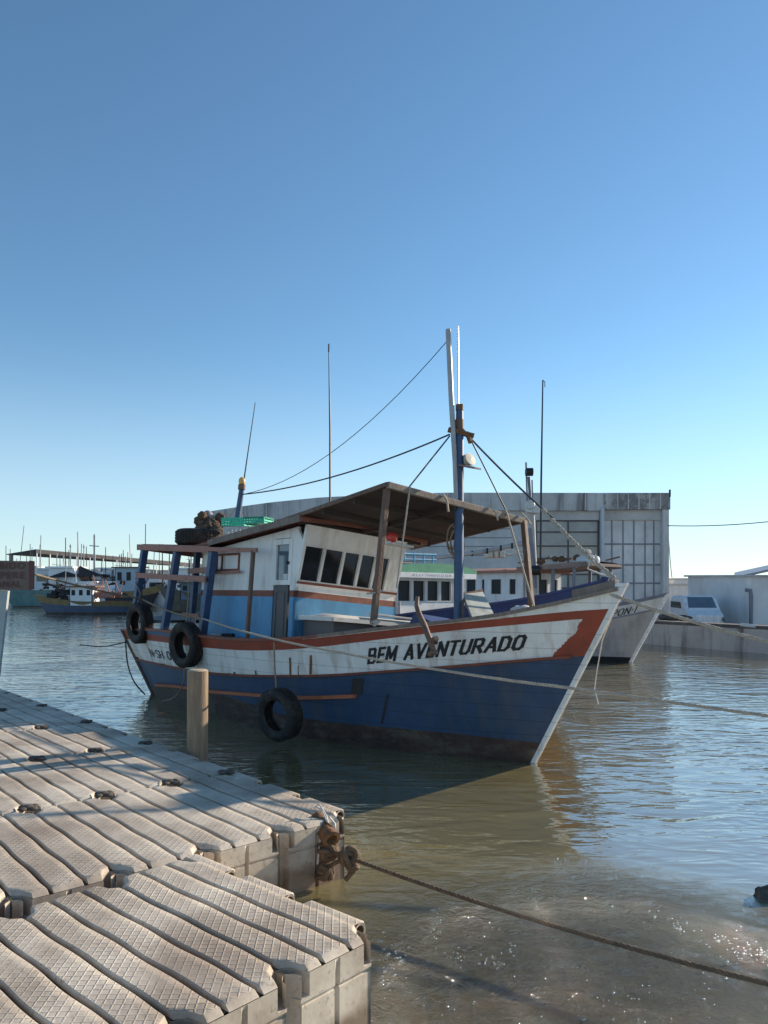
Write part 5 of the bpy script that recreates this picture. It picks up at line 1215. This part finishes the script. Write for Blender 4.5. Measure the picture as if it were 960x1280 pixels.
# van: shaped body with wheels
def van(name,c,yaw,label,L=4.2,Wd=1.6,H=1.55,cat='van'):
    root=empty(name,c,label,cat); rot=Matrix.Rotation(yaw,3,'Z'); T=lambda x,y,z: Vector(c)+rot@Vector((x,y,z))
    prof=[(-L/2,.25),(-L/2,.95),(-L/2+.12,H-.08),(-L/2+.35,H),(L/2-1.1,H),(L/2-.45,.95),(L/2-.05,.80),(L/2,.25)]
    mb=MB(); secs=[]
    for (yy,k) in ((-Wd/2,.0),(-Wd/2+.12,1),(Wd/2-.12,1),(Wd/2,.0)):
        secs.append([T(x*(1 if k else .985),yy,z if (k or z<1) else z-.10) for x,z in prof])
    n_=len(prof); b0=0
    for s_ in secs: mb.v+=s_
    for i in range(3):
        for j in range(n_):
            j2=(j+1)%n_; mb.f.append([i*n_+j,i*n_+j2,(i+1)*n_+j2,(i+1)*n_+j]); mb.m.append(0)
    mb.f.append(list(range(n_))); mb.m.append(0); mb.f.append([3*n_+k for k in range(n_)][::-1]); mb.m.append(0)
    mb.build('body',M['b_white'],root,bevel=.03)
    mb=MB(); mb.hexa([T(L/2-.52,-Wd/2+.1,.99),T(L/2-.52,Wd/2-.1,.99),T(L/2-.52,Wd/2-.1,1.0),T(L/2-.52,-Wd/2+.1,1.0),T(L/2-1.06,-Wd/2+.16,H-.06),T(L/2-1.06,Wd/2-.16,H-.06),T(L/2-1.0,Wd/2-.16,H-.04),T(L/2-1.0,-Wd/2+.16,H-.04)]); mb.build('windscreen',M['glass_blue'],root)
    for sx in (-1,1):
        for sy in (-1,1):
            mb=MB(); tyre_mesh(mb,T(sx*L*.32,sy*(Wd/2-.08),.3),rot@Vector((0,1,0)),.3,.18); wh=mb.build('wheel',M['rubber'],root,smooth=35)
            mb=MB(); mb.lathe(T(sx*L*.32,sy*(Wd/2-.02),.3),rot@Vector((0,1,0)),[(0,-.02),(.17,-.02),(.18,.02),(0,.02)],16); mb.build('rim',M['alu'],wh,smooth=35)
    mb=MB(); mb.hexa([T(-L/2+.3,-Wd/2-.008,1.0),T(L/2-1.2,-Wd/2-.008,1.0),T(L/2-1.2,-Wd/2+.02,1.0),T(-L/2+.3,-Wd/2+.02,1.0),T(-L/2+.3,-Wd/2-.002,H-.22),T(L/2-1.35,-Wd/2-.002,H-.22),T(L/2-1.35,-Wd/2+.03,H-.22),T(-L/2+.3,-Wd/2+.03,H-.22)]); mb.build('side_window',M['glass_dark'],root)
    for sy in (-1,1):
        mb=MB(); mb.blob(T(L/2-.04,sy*.55,.66),.05,.13,.08,10,8); mb.build('headlight',M['glass_blue'],root,smooth=50)
    return root
van('parked_van',P(868,735,28.5)*Vector((1,1,0)) if False else Vector((P(869,735,27.6).x,27.6,.12)),R(-100),'small white van parked against the white utility building on the quay',3.4,1.15,1.45)
tr=empty('reefer_truck',Vector((P(960,735,33).x,33,.12)),'white box truck with dark red chassis parked at the right edge of the quay','truck')
mb=MB(); a=P(934,738,33); mb.box((a.x,33,.75),(a.x+5,35.2,P(0,720,33).z)); mb.build('cargo_box',M['b_white'],tr,bevel=.03)
mb=MB(); mb.box((a.x+.1,33.2,.45),(a.x+5,35,.74)); mb.build('chassis',M['deepred'],tr)
for x in (a.x+.8,a.x+4):
    for y in (33.15,35.0):
        mb=MB(); tyre_mesh(mb,(x,y,.42),(0,1,0),.42,.25); mb.build('wheel',M['rubber'],tr,smooth=35)
mb=MB(); a=P(927,779,22.3); mb.tube([P(926,781,21.9),P(945,783,21.6)],.05,8); solo(mb.build('white_tube',M['white_crate'],smooth=50),'short white tube lying on the quay edge at the right','tube')
mb=MB()
for k in range(7): mb.blob(P(832+k*5,770+random.uniform(-1,2),25.2)+Vector((0,.2,-.05)),.16,.16,.10,10,8,.5,seed=k)
solo(mb.build('rubble_heap',M['quay_top'],smooth=60),'low heap of dark rubble on the quay behind the grey bow','rubble')

# ================================================================ far fleet on the left
def far_boat(px0,px1,wl,face,ups,los,hgt,label,cab=None,roofm=None,mast=None,extra=None,yaw=0,group='far fishing boats on the left'):
    Y=FPX*EYE/(wl-HOR); L=(px1-px0)/FPX*Y; 
    x0=(px0-480)/FPX*Y; x1=(px1-480)/FPX*Y
    k=L/9.15
    u_=Vector((face,-math.sin(yaw)*face if False else -.12,0)).normalized()
    bowx=x1-.11*L if face>0 else x0+.11*L
    fr=Frame((bowx,Y),u_,0,k)
    if face<0: fr.n=-fr.n
    root=empty('moored_boat',fr.raw(4,0,0),label,'boat',group)
    hs=hgt/(1.15*k)
    rows=[(lambda t:-.5,2),(lambda t:.15*hs,1),(lambda t:(zg_(t)-.35)*hs,2),(lambda t:zg_(t)*hs,2)]
    global zg_; 
    old=zg_; zg_=lambda t: old(t)*hs
    rows=[(lambda t:-.5,2),(lambda t:.12,1),(lambda t:zg_(t)*.62,2),(lambda t:zg_(t),2)]
    build_hull(fr,root,rows,[M['boot'],los,ups],lambda b,t,z,j:b,nt_=30,railmat=ups,deckdrop=.2)
    zd=zg_(.5)*k
    zg_=old
    if cab:
        cx0,cx1,cpy,cm,rm=cab
        a0=P(cx0,cpy,Y); a1=P(cx1,cpy,Y); h0=zd*.7
        mb=MB(); w_=min(1.0,.9*k)
        mf=lambda x,z,d: Vector((x,Y-w_+d,z)); nwin=max(1,int((cx1-cx0)/9)); ww=(a1.x-a0.x)/nwin
        ops=[(a0.x+ww*(i+.25),a0.x+ww*(i+.75),lerp(h0,a0.z,.55),lerp(h0,a0.z,.85)) for i in range(nwin)]
        wall(mf,[a0.x,a1.x],[h0,a0.z],ops,.05,lambda a,b:0,mb)
        wall(lambda x,z,d: Vector((x,Y+w_-d,z)),[a0.x,a1.x],[h0,a0.z],[],.05,lambda a,b:0,mb)
        wall(lambda y,z,d: Vector((a0.x+d,y,z)),[Y-w_,Y+w_],[h0,a0.z],[],.05,lambda a,b:0,mb); wall(lambda y,z,d: Vector((a1.x-d,y,z)),[Y-w_,Y+w_],[h0,a0.z],[],.05,lambda a,b:0,mb)
        cb_=mb.build('cabin',cm,root)
        mb=MB()
        for o in ops: mb.add([mf(o[0],o[2],.03),mf(o[1],o[2],.03),mf(o[1],o[3],.03),mf(o[0],o[3],.03)],[(0,1,2,3)])
        mb.build('window',M['far_glass'],cb_)
        mb=MB(); mb.hexa([(a0.x-.3,Y-w_-.2,a0.z),(a1.x+.3,Y-w_-.2,a0.z),(a1.x+.3,Y+w_+.2,a0.z),(a0.x-.3,Y+w_+.2,a0.z),(a0.x-.3,Y-w_-.2,a0.z+.08),(a1.x+.3,Y-w_-.2,a0.z+.08),(a1.x+.3,Y+w_+.2,a0.z+.14),(a0.x-.3,Y+w_+.2,a0.z+.14)]); mb.build('roof',rm,cb_)
    for mm in (mast or []):
        mpx,mpy,r_=mm[:3]; mb=MB(); mb.tube([P(mpx,HOR+5,Y),P(mpx+(mm[3] if len(mm)>3 else 0),mpy,Y)],[r_,r_*.7],6)
        if r_>.06: mb.tube([P(mpx-6,mpy+14,Y),P(mpx+6,mpy+15,Y)],r_*.4,5); mb.blob(P(mpx,mpy+3,Y),.12,.12,.12,8,6)
        mb.build('mast',M['white_pole'] if r_>.06 else M['cable'],root,smooth=50)
    if extra:
        for (kind,pp,m_) in extra:
            if kind=='awning':
                ax0,ay0,ax1,ay1,apx,apy=pp
                mb=MB(); A_=P(ax0,ay0,Y-1.2);B_=P(ax1,ay1,Y-1.2);C_=P(apx,apy,Y)
                D_=P(ax0,ay0,Y+1.2);E_=P(ax1,ay1,Y+1.2)
                th=Vector((0,0,.06)); mb.add([A_,B_,C_,D_,E_,A_+th,B_+th,C_+th,D_+th,E_+th],[(0,1,2),(3,4,2),(0,2,3),(1,4,2),(5,6,7),(8,9,7),(5,7,8),(6,9,7),(0,1,6,5),(3,4,9,8)]); mb.build('awning',m_,root)
                for x_,y_ in ((ax0,ay0),(ax1,ay1)):
                    mb=MB(); mb.tube([P(x_,y_,Y-1.1),P(x_,HOR+4,Y-1.1)],.05,6); mb.build('awning_post',M['brown_wood'],root)
            if kind=='clutter':
                mb=MB()
                for q in range(16):
                    c=P(random.uniform(pp[0],pp[1]),random.uniform(pp[2],pp[3]),Y+random.uniform(-.5,.5)); an=random.uniform(-.5,.5); l=random.uniform(.1,.45); h=random.uniform(.08,.3)
                    d=Vector((math.cos(an),0,math.sin(an)*.5)); mb.beam(c-d*l,c+d*l,h*1.2,h,w1=h*random.uniform(.5,1.3),h1=h*random.uniform(.5,1.3))
                    if q%2: mb.beam(c,c+Vector((random.uniform(-.7,.7),0,random.uniform(.3,1.4))),.05,.05)
                    if q%3==0: mb.blob(c,.22,.2,.14,7,5,.6,seed=q)
                mb.build('deck_gear',m_,root,smooth=50)
    return root
M['teal']=mat('teal_paint',(.10,.20,.20),.6,.3,2); M['yellow']=mat('ochre_paint',(.24,.165,.07),.6,.3,2); M['slate_blue']=mat('slate_blue_paint',(.09,.11,.17),.6,.3,2); M['dark_tarp']=mat('dark_tarp',(.035,.032,.035),.8,.3,1); M['far_white']=mat('far_white_paint',(.75,.75,.75),.6,.1,1); M['far_blue']=mat('far_blue_paint',(.15,.21,.30),.6,.2,1); M['pale_blue']=mat('pale_grey_blue_paint',(.34,.42,.50),.6,.2,1); M['olive']=mat('olive_brown_paint',(.16,.13,.09),.7,.4,2)
far_boat(8,76,758.5,-1,M['teal'],M['teal'],1.6,'teal hulled boat just behind the warning sign at the far left',mast=[(21,657,.035,9)],extra=[('clutter',(52,78,730,745),M['dark_tarp'])])
far_boat(44,171,767,-1,M['yellow'],M['slate_blue'],.85,'ochre and slate blue boat with a small white cabin, lowest of the far fleet',cab=(92,120,734,M['far_white'],M['brown_wood']),extra=[('clutter',(62,88,738,748),M['dark_tarp']),('clutter',(122,150,741,746),M['pink_wood'])])
far_boat(60,150,757,1,M['far_white'],M['far_blue'],1.5,'boat with a dark peaked awning and brown cabin behind the ochre boat',cab=(92,116,721,M['brown_wood'],M['pink_wood']),mast=[(118,668,.13),(82,672,.06),(88,680,.07)],extra=[('awning',(60,722,128,720,100,708),M['dark_tarp'])])
far_boat(130,196,759,1,M['yellow'],M['dark_tarp'],1.5,'boat with pale blue cabin and dark roof seen behind the stern posts',cab=(146,180,710,M['pale_blue'],M['dark_tarp']),mast=[(152,692,.05),(181,655,.05,1)],extra=[('clutter',(140,180,725,745),M['dark_tarp'])])
far_boat(205,300,765,-1,M['olive'],M['olive'],1.35,'brown hulled boat whose rounded stern shows between the blue roof posts',cab=(228,262,729,M['far_blue'],M['brown_wood']),mast=[(203,680,.05)],extra=[('clutter',(205,245,732,748),M['brown_wood'])])
far_boat(168,226,757,-1,M['far_white'],M['slate_blue'],1.5,'white and slate boat in the gap between the first two blue posts',cab=(176,204,722,M['far_blue'],M['dark_tarp']),extra=[('clutter',(180,220,728,742),M['dark_tarp'])])
far_boat(20,92,755,1,M['slate_blue'],M['dark_tarp'],1.6,'slate blue boat showing between the sign and the peaked awning',cab=(48,70,722,M['far_blue'],M['far_white']),mast=[(50,681,.06),(40,684,.04)],extra=[('clutter',(44,90,722,738),M['dark_tarp'])])
far_boat(70,136,756,-1,M['olive'],M['dark_tarp'],1.4,'brown boat with a dark wheelhouse just behind the small white cabin',cab=(98,122,724,M['olive'],M['dark_tarp']),mast=[(108,683,.05),(75,690,.05),(97,676,.04)],extra=[('clutter',(70,130,722,740),M['brown_wood'])])
far_boat(118,182,757,1,M['far_blue'],M['slate_blue'],1.3,'pale blue boat with tangled gear left of the dark roofed cabin',cab=(122,138,726,M['far_white'],M['far_blue']),mast=[(132,684,.05),(127,694,.05)],extra=[('clutter',(118,150,728,742),M['slate_blue']),('clutter',(120,146,720,734),M['dark_tarp'])])
far_boat(186,248,756,1,M['olive'],M['slate_blue'],1.4,'small brown boat heaped with nets behind the second blue post',cab=(206,222,724,M['far_white'],M['olive']),mast=[(212,684,.05),(236,688,.05)],extra=[('clutter',(190,240,724,742),M['brown_wood']),('clutter',(196,236,728,744),M['dark_tarp'])])
crowd=[(2,60,755.2,'far_white','slate_blue','olive','white and slate boat half hidden behind the teal hull'),(34,96,754.6,'slate_blue','dark_tarp','far_white','dark boat with a white wheelhouse left of the peaked awning'),(84,150,754.8,'brown_wood','dark_tarp','far_blue','brown boat with a pale blue wheelhouse behind the peaked awning'),
(128,190,755.0,'far_white','brown_wood','dark_tarp','white topped boat with a dark wheelhouse left of the stern'),(150,222,754.4,'olive','far_blue','far_white','olive boat with a white wheelhouse behind the first blue post'),(196,262,754.6,'far_blue','olive','brown_wood','blue boat with a brown wheelhouse left of the third blue post'),(214,280,755.4,'dark_tarp','brown_wood','far_white','dark boat with white wheelhouse just left of the cabin wall')]
rc=random.Random(11)
for (a,b,wl_,m1,m2,m3,lb_) in crowd:
    c0=lerp(a,b,rc.uniform(.3,.45)); c1=c0+(b-a)*rc.uniform(.25,.38)
    far_boat(a,b,wl_,rc.choice((1,-1)),M[m1],M[m2],rc.uniform(1.5,2.0),lb_,cab=(c0,c1,rc.uniform(716,723),M[m3],M[rc.choice(('dark_tarp','brown_wood','far_white'))]),mast=[(rc.uniform(a,b),rc.uniform(676,696),rc.choice((.05,.07))) for _ in range(3)],extra=[('clutter',(a+8,b-8,722,738),M['dark_tarp']),('clutter',(a+8,b-8,720,736),M[rc.choice(('brown_wood','far_white','slate_blue','far_blue'))])])
# white boats and houses along the far shore
proto=None
lab=['white motor boat, far off at the left under the long shed','white boats crowd']
mb=MB(); rnd=random.Random(4)
Yw=84
def mini(name,x,y,L,H,label):
    root=empty(name,(x,y,0),label,'boat','white boats before the far shed'); mb=MB()
    secs=[(0,.35,.8),(.15,.9,.7),(.5,1,.6),(.85,.95,.6),(1,.8,.62)]
    pts=[]
    for t,b_,z in secs:
        X=x-L/2+t*L; W_=L*.16*b_; pts+= [(X,y-W_*.5,-.2),(X,y-W_,z*H*.5),(X,y+W_,z*H*.5),(X,y+W_*.5,-.2)]
    for i in range(4):
        for k in range(4): 
            k2=(k+1)%4; mb.f.append([i*4+k,(i+1)*4+k,(i+1)*4+k2,i*4+k2]); mb.m.append(0)
    mb.f.append([0,1,2,3]); mb.m.append(0); mb.f.append([19,18,17,16]); mb.m.append(0); mb.v+=[Vector(p) for p in pts]
    mb.build('hull',M['far_white'],root)
    mb=MB(); mb.hexa([(x-L*.15,y-L*.11,H*.3),(x+L*.35,y-L*.11,H*.3),(x+L*.35,y+L*.11,H*.3),(x-L*.15,y+L*.11,H*.3),(x-L*.02,y-L*.10,H*.85),(x+L*.33,y-L*.10,H*.85),(x+L*.33,y+L*.10,H*.85),(x-L*.02,y+L*.10,H*.85)]); mb.hexa([(x-L*.02,y-L*.12,H*.855),(x+L*.37,y-L*.12,H*.855),(x+L*.37,y+L*.12,H*.855),(x-L*.02,y+L*.12,H*.855),(x-L*.02,y-L*.12,H*.9),(x+L*.37,y-L*.12,H*.9),(x+L*.37,y+L*.12,H*.9),(x-L*.02,y+L*.12,H*.9)]); cb_=mb.build('cabin',M['far_white'],root)
    mb=MB(); mb.box((x-L*.02,y-L*.115,H*.58),(x+L*.3,y-L*.105,H*.72)); mb.build('window',M['glass_dark'],cb_)
    mb=MB(); mb.tube([(x,y,H*.8),(x+.1,y,H*1.7)],.04,5); mb.build('mast',M['white_pole'],root)
    return root
m0=mini('white_boat',P(20,0,Yw).x,Yw,7,3.0,'white cabin boat moored before the long far shed')
k=0
for i in range(26):
    px=rnd.uniform(44,262); Y=rnd.uniform(74,98)
    o=copy_tree(m0); o.location=(P(px,0,Y).x,Y,0); o.rotation_euler=(0,0,rnd.choice([0,math.pi])+rnd.uniform(-.4,.4)); s_=rnd.uniform(.8,1.35); o.scale=(s_,s_,s_*rnd.uniform(.9,1.2))
# long shed
sh=empty('market_shed',(-41,95,.5),'long dark open-sided shed roof stretching along the far shore at the left','shed')
mb=MB(); A0=Vector((-45.5,96,0)); A1=Vector((-41.8,92,0)); B0=Vector((-40,150,0)); B1=Vector((-33,150,0)); 
ze=EYE+41/FPX*94; zr_=EYE+47.5/FPX*92
far=EYE+31/FPX*150
mb.add([P(8,692.5,96),P(45,686.5,92),P(262,706,150),P(240,707,158),P(8,692,97),P(8,693.5,96),P(45,691.5,92),P(262,710.5,150)],[(0,1,2,3),(5,6,1,0),(6,7,2,1),(5,7,6)])
mb.build('roof',M['dark_tarp'],sh)
mb=MB()
for k in range(14):
    t=k/13; Y=lerp(92,150,t); ya=1/lerp(1/92,1/150,t); px=lerp(46,262,t); p=P(px,HOR,ya); q=P(px,lerp(691.5,710,t),ya); mb=MB(); mb.tube([(p.x,p.y,.4),(q.x,q.y,q.z)],.07,5); mb.build('shed_post',M['far_white'],sh)
mb=MB(); mb.tube([P(14,692,96),P(14,735,96)],.25,6); mb.build('shed_post',M['b_grey'],sh)
mb=MB(); mb.add([P(-260,HOR,104)*Vector((1,1,0))+Vector((0,0,.45)) if False else Vector((-90,104,.5)),Vector((-14,104,.5)),Vector((-14,600,.5)),Vector((-500,600,.5)),Vector((-90,104,-1)),Vector((-14,104,-1))],[(0,1,2,3),(4,5,1,0)]); mb.build('far_shore',M['yard'])['kind']='structure'
hl_=['white house with a low roof on the far shore, leftmost','wide white house on the far shore behind the ochre boat','white house on the far shore behind the peaked awning','white block house on the far shore seen left of the stern posts','white house with dark window band between the first stern posts','white house on the far shore just beside the third blue post','pale two storey house on the far shore behind the brown boat']
for i,(a,b,t_) in enumerate(((26,48,708),(52,86,713),(90,118,712),(124,150,712),(156,184,712),(188,216,713),(222,262,711))):
    prism_building('shore_house',a,b,t_,118+i*3,118+i*3,8,hl_[i],M['far_white'],M['far_white'],wins=[(x,x+.1,.45,.7) for x in (.1,.3,.5,.7)])
mb=MB(); mb.grid(lambda u_,v_: (lerp(-700,-60,u_),lerp(560,900,v_),.5+9*math.sin(v_*math.pi)*(0.6+.4*noise.noise(Vector((u_*9,v_*2,0))))),60,6); mb.build('far_hill',mat('far_scrub',(.05,.065,.05),.9,.4,.05),smooth=60)['kind']='structure'

# ================================================================ water, bed, rocks
def water_mat():
    m,t,b=nodes('harbour_water'); N=t.nodes; L=t.links
    geo=N.new('ShaderNodeNewGeometry')
    def tex(sc,det,mapping=(1,1,1),rot=0,rough=.55):
        mp=N.new('ShaderNodeMapping'); mp.inputs['Scale'].default_value=mapping; mp.inputs['Rotation'].default_value=(0,0,rot); L.new(geo.outputs['Position'],mp.inputs[0])
        n_=N.new('ShaderNodeTexNoise'); n_.inputs['Scale'].default_value=sc; n_.inputs['Detail'].default_value=det; n_.inputs['Roughness'].default_value=rough; n_.inputs['Distortion'].default_value=.6; L.new(mp.outputs[0],n_.inputs['Vector']); return n_.outputs[0]
    big=tex(.9,3,(1,1.6,1),.4); mid=tex(2.6,2,(.75,1.9,1),-.25); fine=tex(10,3,(.8,1.5,1),.2)
    # lively shallow patch near the dock corner
    vd=N.new('ShaderNodeVectorMath'); vd.operation='DISTANCE'; vd.inputs[1].default_value=(.95,3.45,0); L.new(geo.outputs['Position'],vd.inputs[0])
    lv=N.new('ShaderNodeMapRange'); lv.interpolation_type='SMOOTHSTEP'; lv.inputs[1].default_value=.4; lv.inputs[2].default_value=2.1; lv.inputs[3].default_value=1; lv.inputs[4].default_value=0; L.new(vd.outputs['Value'],lv.inputs[0])
    patch_=tex(.35,2,(1,1,1)); pr_=N.new('ShaderNodeMapRange'); pr_.inputs[1].default_value=.35; pr_.inputs[2].default_value=.65; pr_.inputs[3].default_value=.35; pr_.inputs[4].default_value=1.2; L.new(patch_,pr_.inputs[0])
    def bump(h,dist,prev=None,st=None):
        bp=N.new('ShaderNodeBump'); bp.inputs['Distance'].default_value=dist; L.new(h,bp.inputs['Height'])
        if st is not None: L.new(st,bp.inputs['Strength'])
        if prev is not None: L.new(prev,bp.inputs['Normal'])
        return bp.outputs[0]
    n1=bump(big,WB[0]); n2=bump(mid,WB[1],n1,pr_.outputs[0]); n3=bump(fine,WB[2],n2,pr_.outputs[0])
    chop=tex(9,6,(1,1,1),0,.7); n4=bump(chop,WB[3],n3,lv.outputs[0])
    cn=tex(.6,5); rp=N.new('ShaderNodeValToRGB'); rp.color_ramp.elements[0].position=.35; rp.color_ramp.elements[1].position=.7; rp.color_ramp.elements[0].color=(.225,.19,.085,1); rp.color_ramp.elements[1].color=(.31,.265,.125,1); L.new(cn,rp.inputs[0])
    df=N.new('ShaderNodeBsdfDiffuse'); L.new(rp.outputs[0],df.inputs[0]); N.remove(b)
    tr=N.new('ShaderNodeBsdfTransparent'); tr.inputs[0].default_value=(.66,.54,.38,1)
    gl=N.new('ShaderNodeBsdfGlossy'); gl.inputs['Roughness'].default_value=.04; L.new(n4,gl.inputs['Normal'])
    fr=N.new('ShaderNodeFresnel'); fr.inputs[0].default_value=1.42; L.new(n4,fr.inputs['Normal'])
    pw=N.new('ShaderNodeMath'); pw.operation='POWER'; pw.inputs[1].default_value=WPOW; L.new(fr.outputs[0],pw.inputs[0])
    dm=N.new('ShaderNodeMath'); dm.operation='MULTIPLY_ADD'; dm.inputs[1].default_value=-.5; dm.inputs[2].default_value=1; L.new(lv.outputs[0],dm.inputs[0])
    pm=N.new('ShaderNodeMath'); pm.operation='MULTIPLY'; L.new(pw.outputs[0],pm.inputs[0]); L.new(dm.outputs[0],pm.inputs[1]); pw=pm
    mu=N.new('ShaderNodeMath'); mu.operation='MULTIPLY'; mu.inputs[1].default_value=.8; L.new(lv.outputs[0],mu.inputs[0])
    body=N.new('ShaderNodeMixShader'); L.new(mu.outputs[0],body.inputs[0]); L.new(df.outputs[0],body.inputs[1]); L.new(tr.outputs[0],body.inputs[2])
    fin=N.new('ShaderNodeMixShader'); L.new(pw.outputs[0],fin.inputs[0]); L.new(body.outputs[0],fin.inputs[1]); L.new(gl.outputs[0],fin.inputs[2])
    L.new(fin.outputs[0],t.nodes['Material Output'].inputs['Surface'])
    return m
WB=(.030,.024,.0028,.085); WPOW=.36
mb=MB(); mb.add([(-3000,-200,0),(3000,-200,0),(3000,5000,0),(-3000,5000,0)],[(0,1,2,3)]); mb.build('water',water_mat())['kind']='structure'
M['bed']=mat('shallow_river_bed',(.18,.15,.075),.9,.6,3,bump=.03,bscale=8,col2=(.07,.055,.03),stain=(.10,.10,.04),samt=.8,sscale=(2,2,2))
def bedf(u_,v_):
    x=lerp(-3,6,u_); y=lerp(.5,8,v_); d=math.hypot(x-.9,y-2.9)
    z=-.10-.22*max(0,d-.5)+.10*noise.noise(Vector((x*1.6,y*1.6,0)))+.05*noise.noise(Vector((x*5,y*5,1))); return (x,y,min(z,-.03))
mb=MB(); mb.grid(bedf,120,110); mb.build('river_bed',M['bed'],smooth=60)['kind']='structure'
M['rock']=mat('wet_rock',(.09,.065,.045),.35,.5,5,bump=.02,bscale=14)
for (px,py,r_,hz,lb) in ((962,1122,.10,.07,'small wet brown rock breaking the surface at the right edge'),):
    Y=FPX*EYE/(py-HOR); c=P(px,py,Y); mb=MB(); mb.blob((c.x,c.y,-.03),r_,r_*.8,hz+.03,20,14,.35,seed=py); solo(mb.build('wet_rock',M['rock'],smooth=60),lb,'rock')

# splashes: mirror beads added over the shallows as sun glints on droplets and froth
M['froth']=mat('froth_glint_metal',(.62,.62,.60),.28,.1,20,metal=1)
mb=MB(); rs=random.Random(5)
spots=[((486,1214),14,26,46,.10),((545,1168),8,24,26,.10),((500,1190),16,14,20,.05),((618,1206),22,10,22,.03),((640,1190),10,14,10,.03),((575,1195),12,8,12,.02),
((850,1160),12,9,26,.03),((815,1150),16,8,16,.02),((905,1178),26,6,24,.02),((930,1195),30,14,40,.02),((700,1075),14,4,8,.0),((885,1235),22,20,22,.0),((800,1265),60,16,34,.0),((740,1250),70,22,26,.0),((690,1120),50,16,14,.0),((560,1255),40,18,16,.0),((955,1200),10,10,18,.02),((940,1140),20,12,10,0)]
for (c,sx,sy,n_,h) in spots:
    for k in range(n_):
        px=rs.gauss(c[0],sx*.6); py=rs.gauss(c[1],sy*.6)
        if px<474 or py>1300: continue
        Y=FPX*EYE/(max(py,1030)-HOR); p=P(px,max(py,1030),Y); r_=rs.uniform(.0014,.0044)*(1.7 if k%9==0 else 1)
        if not h and k%2: continue
        z=abs(rs.gauss(0,h*.5)) if h else 0
        mb.blob((p.x,p.y,.002+z),r_*rs.uniform(1,1.8),r_,r_*rs.uniform(.5,1),7,5)
solo(mb.build('splash_glints',M['froth'],smooth=60),'mirror-bright beads for sun glints, as droplets and froth on the shallows beside the near dock','splash',None,'stuff')
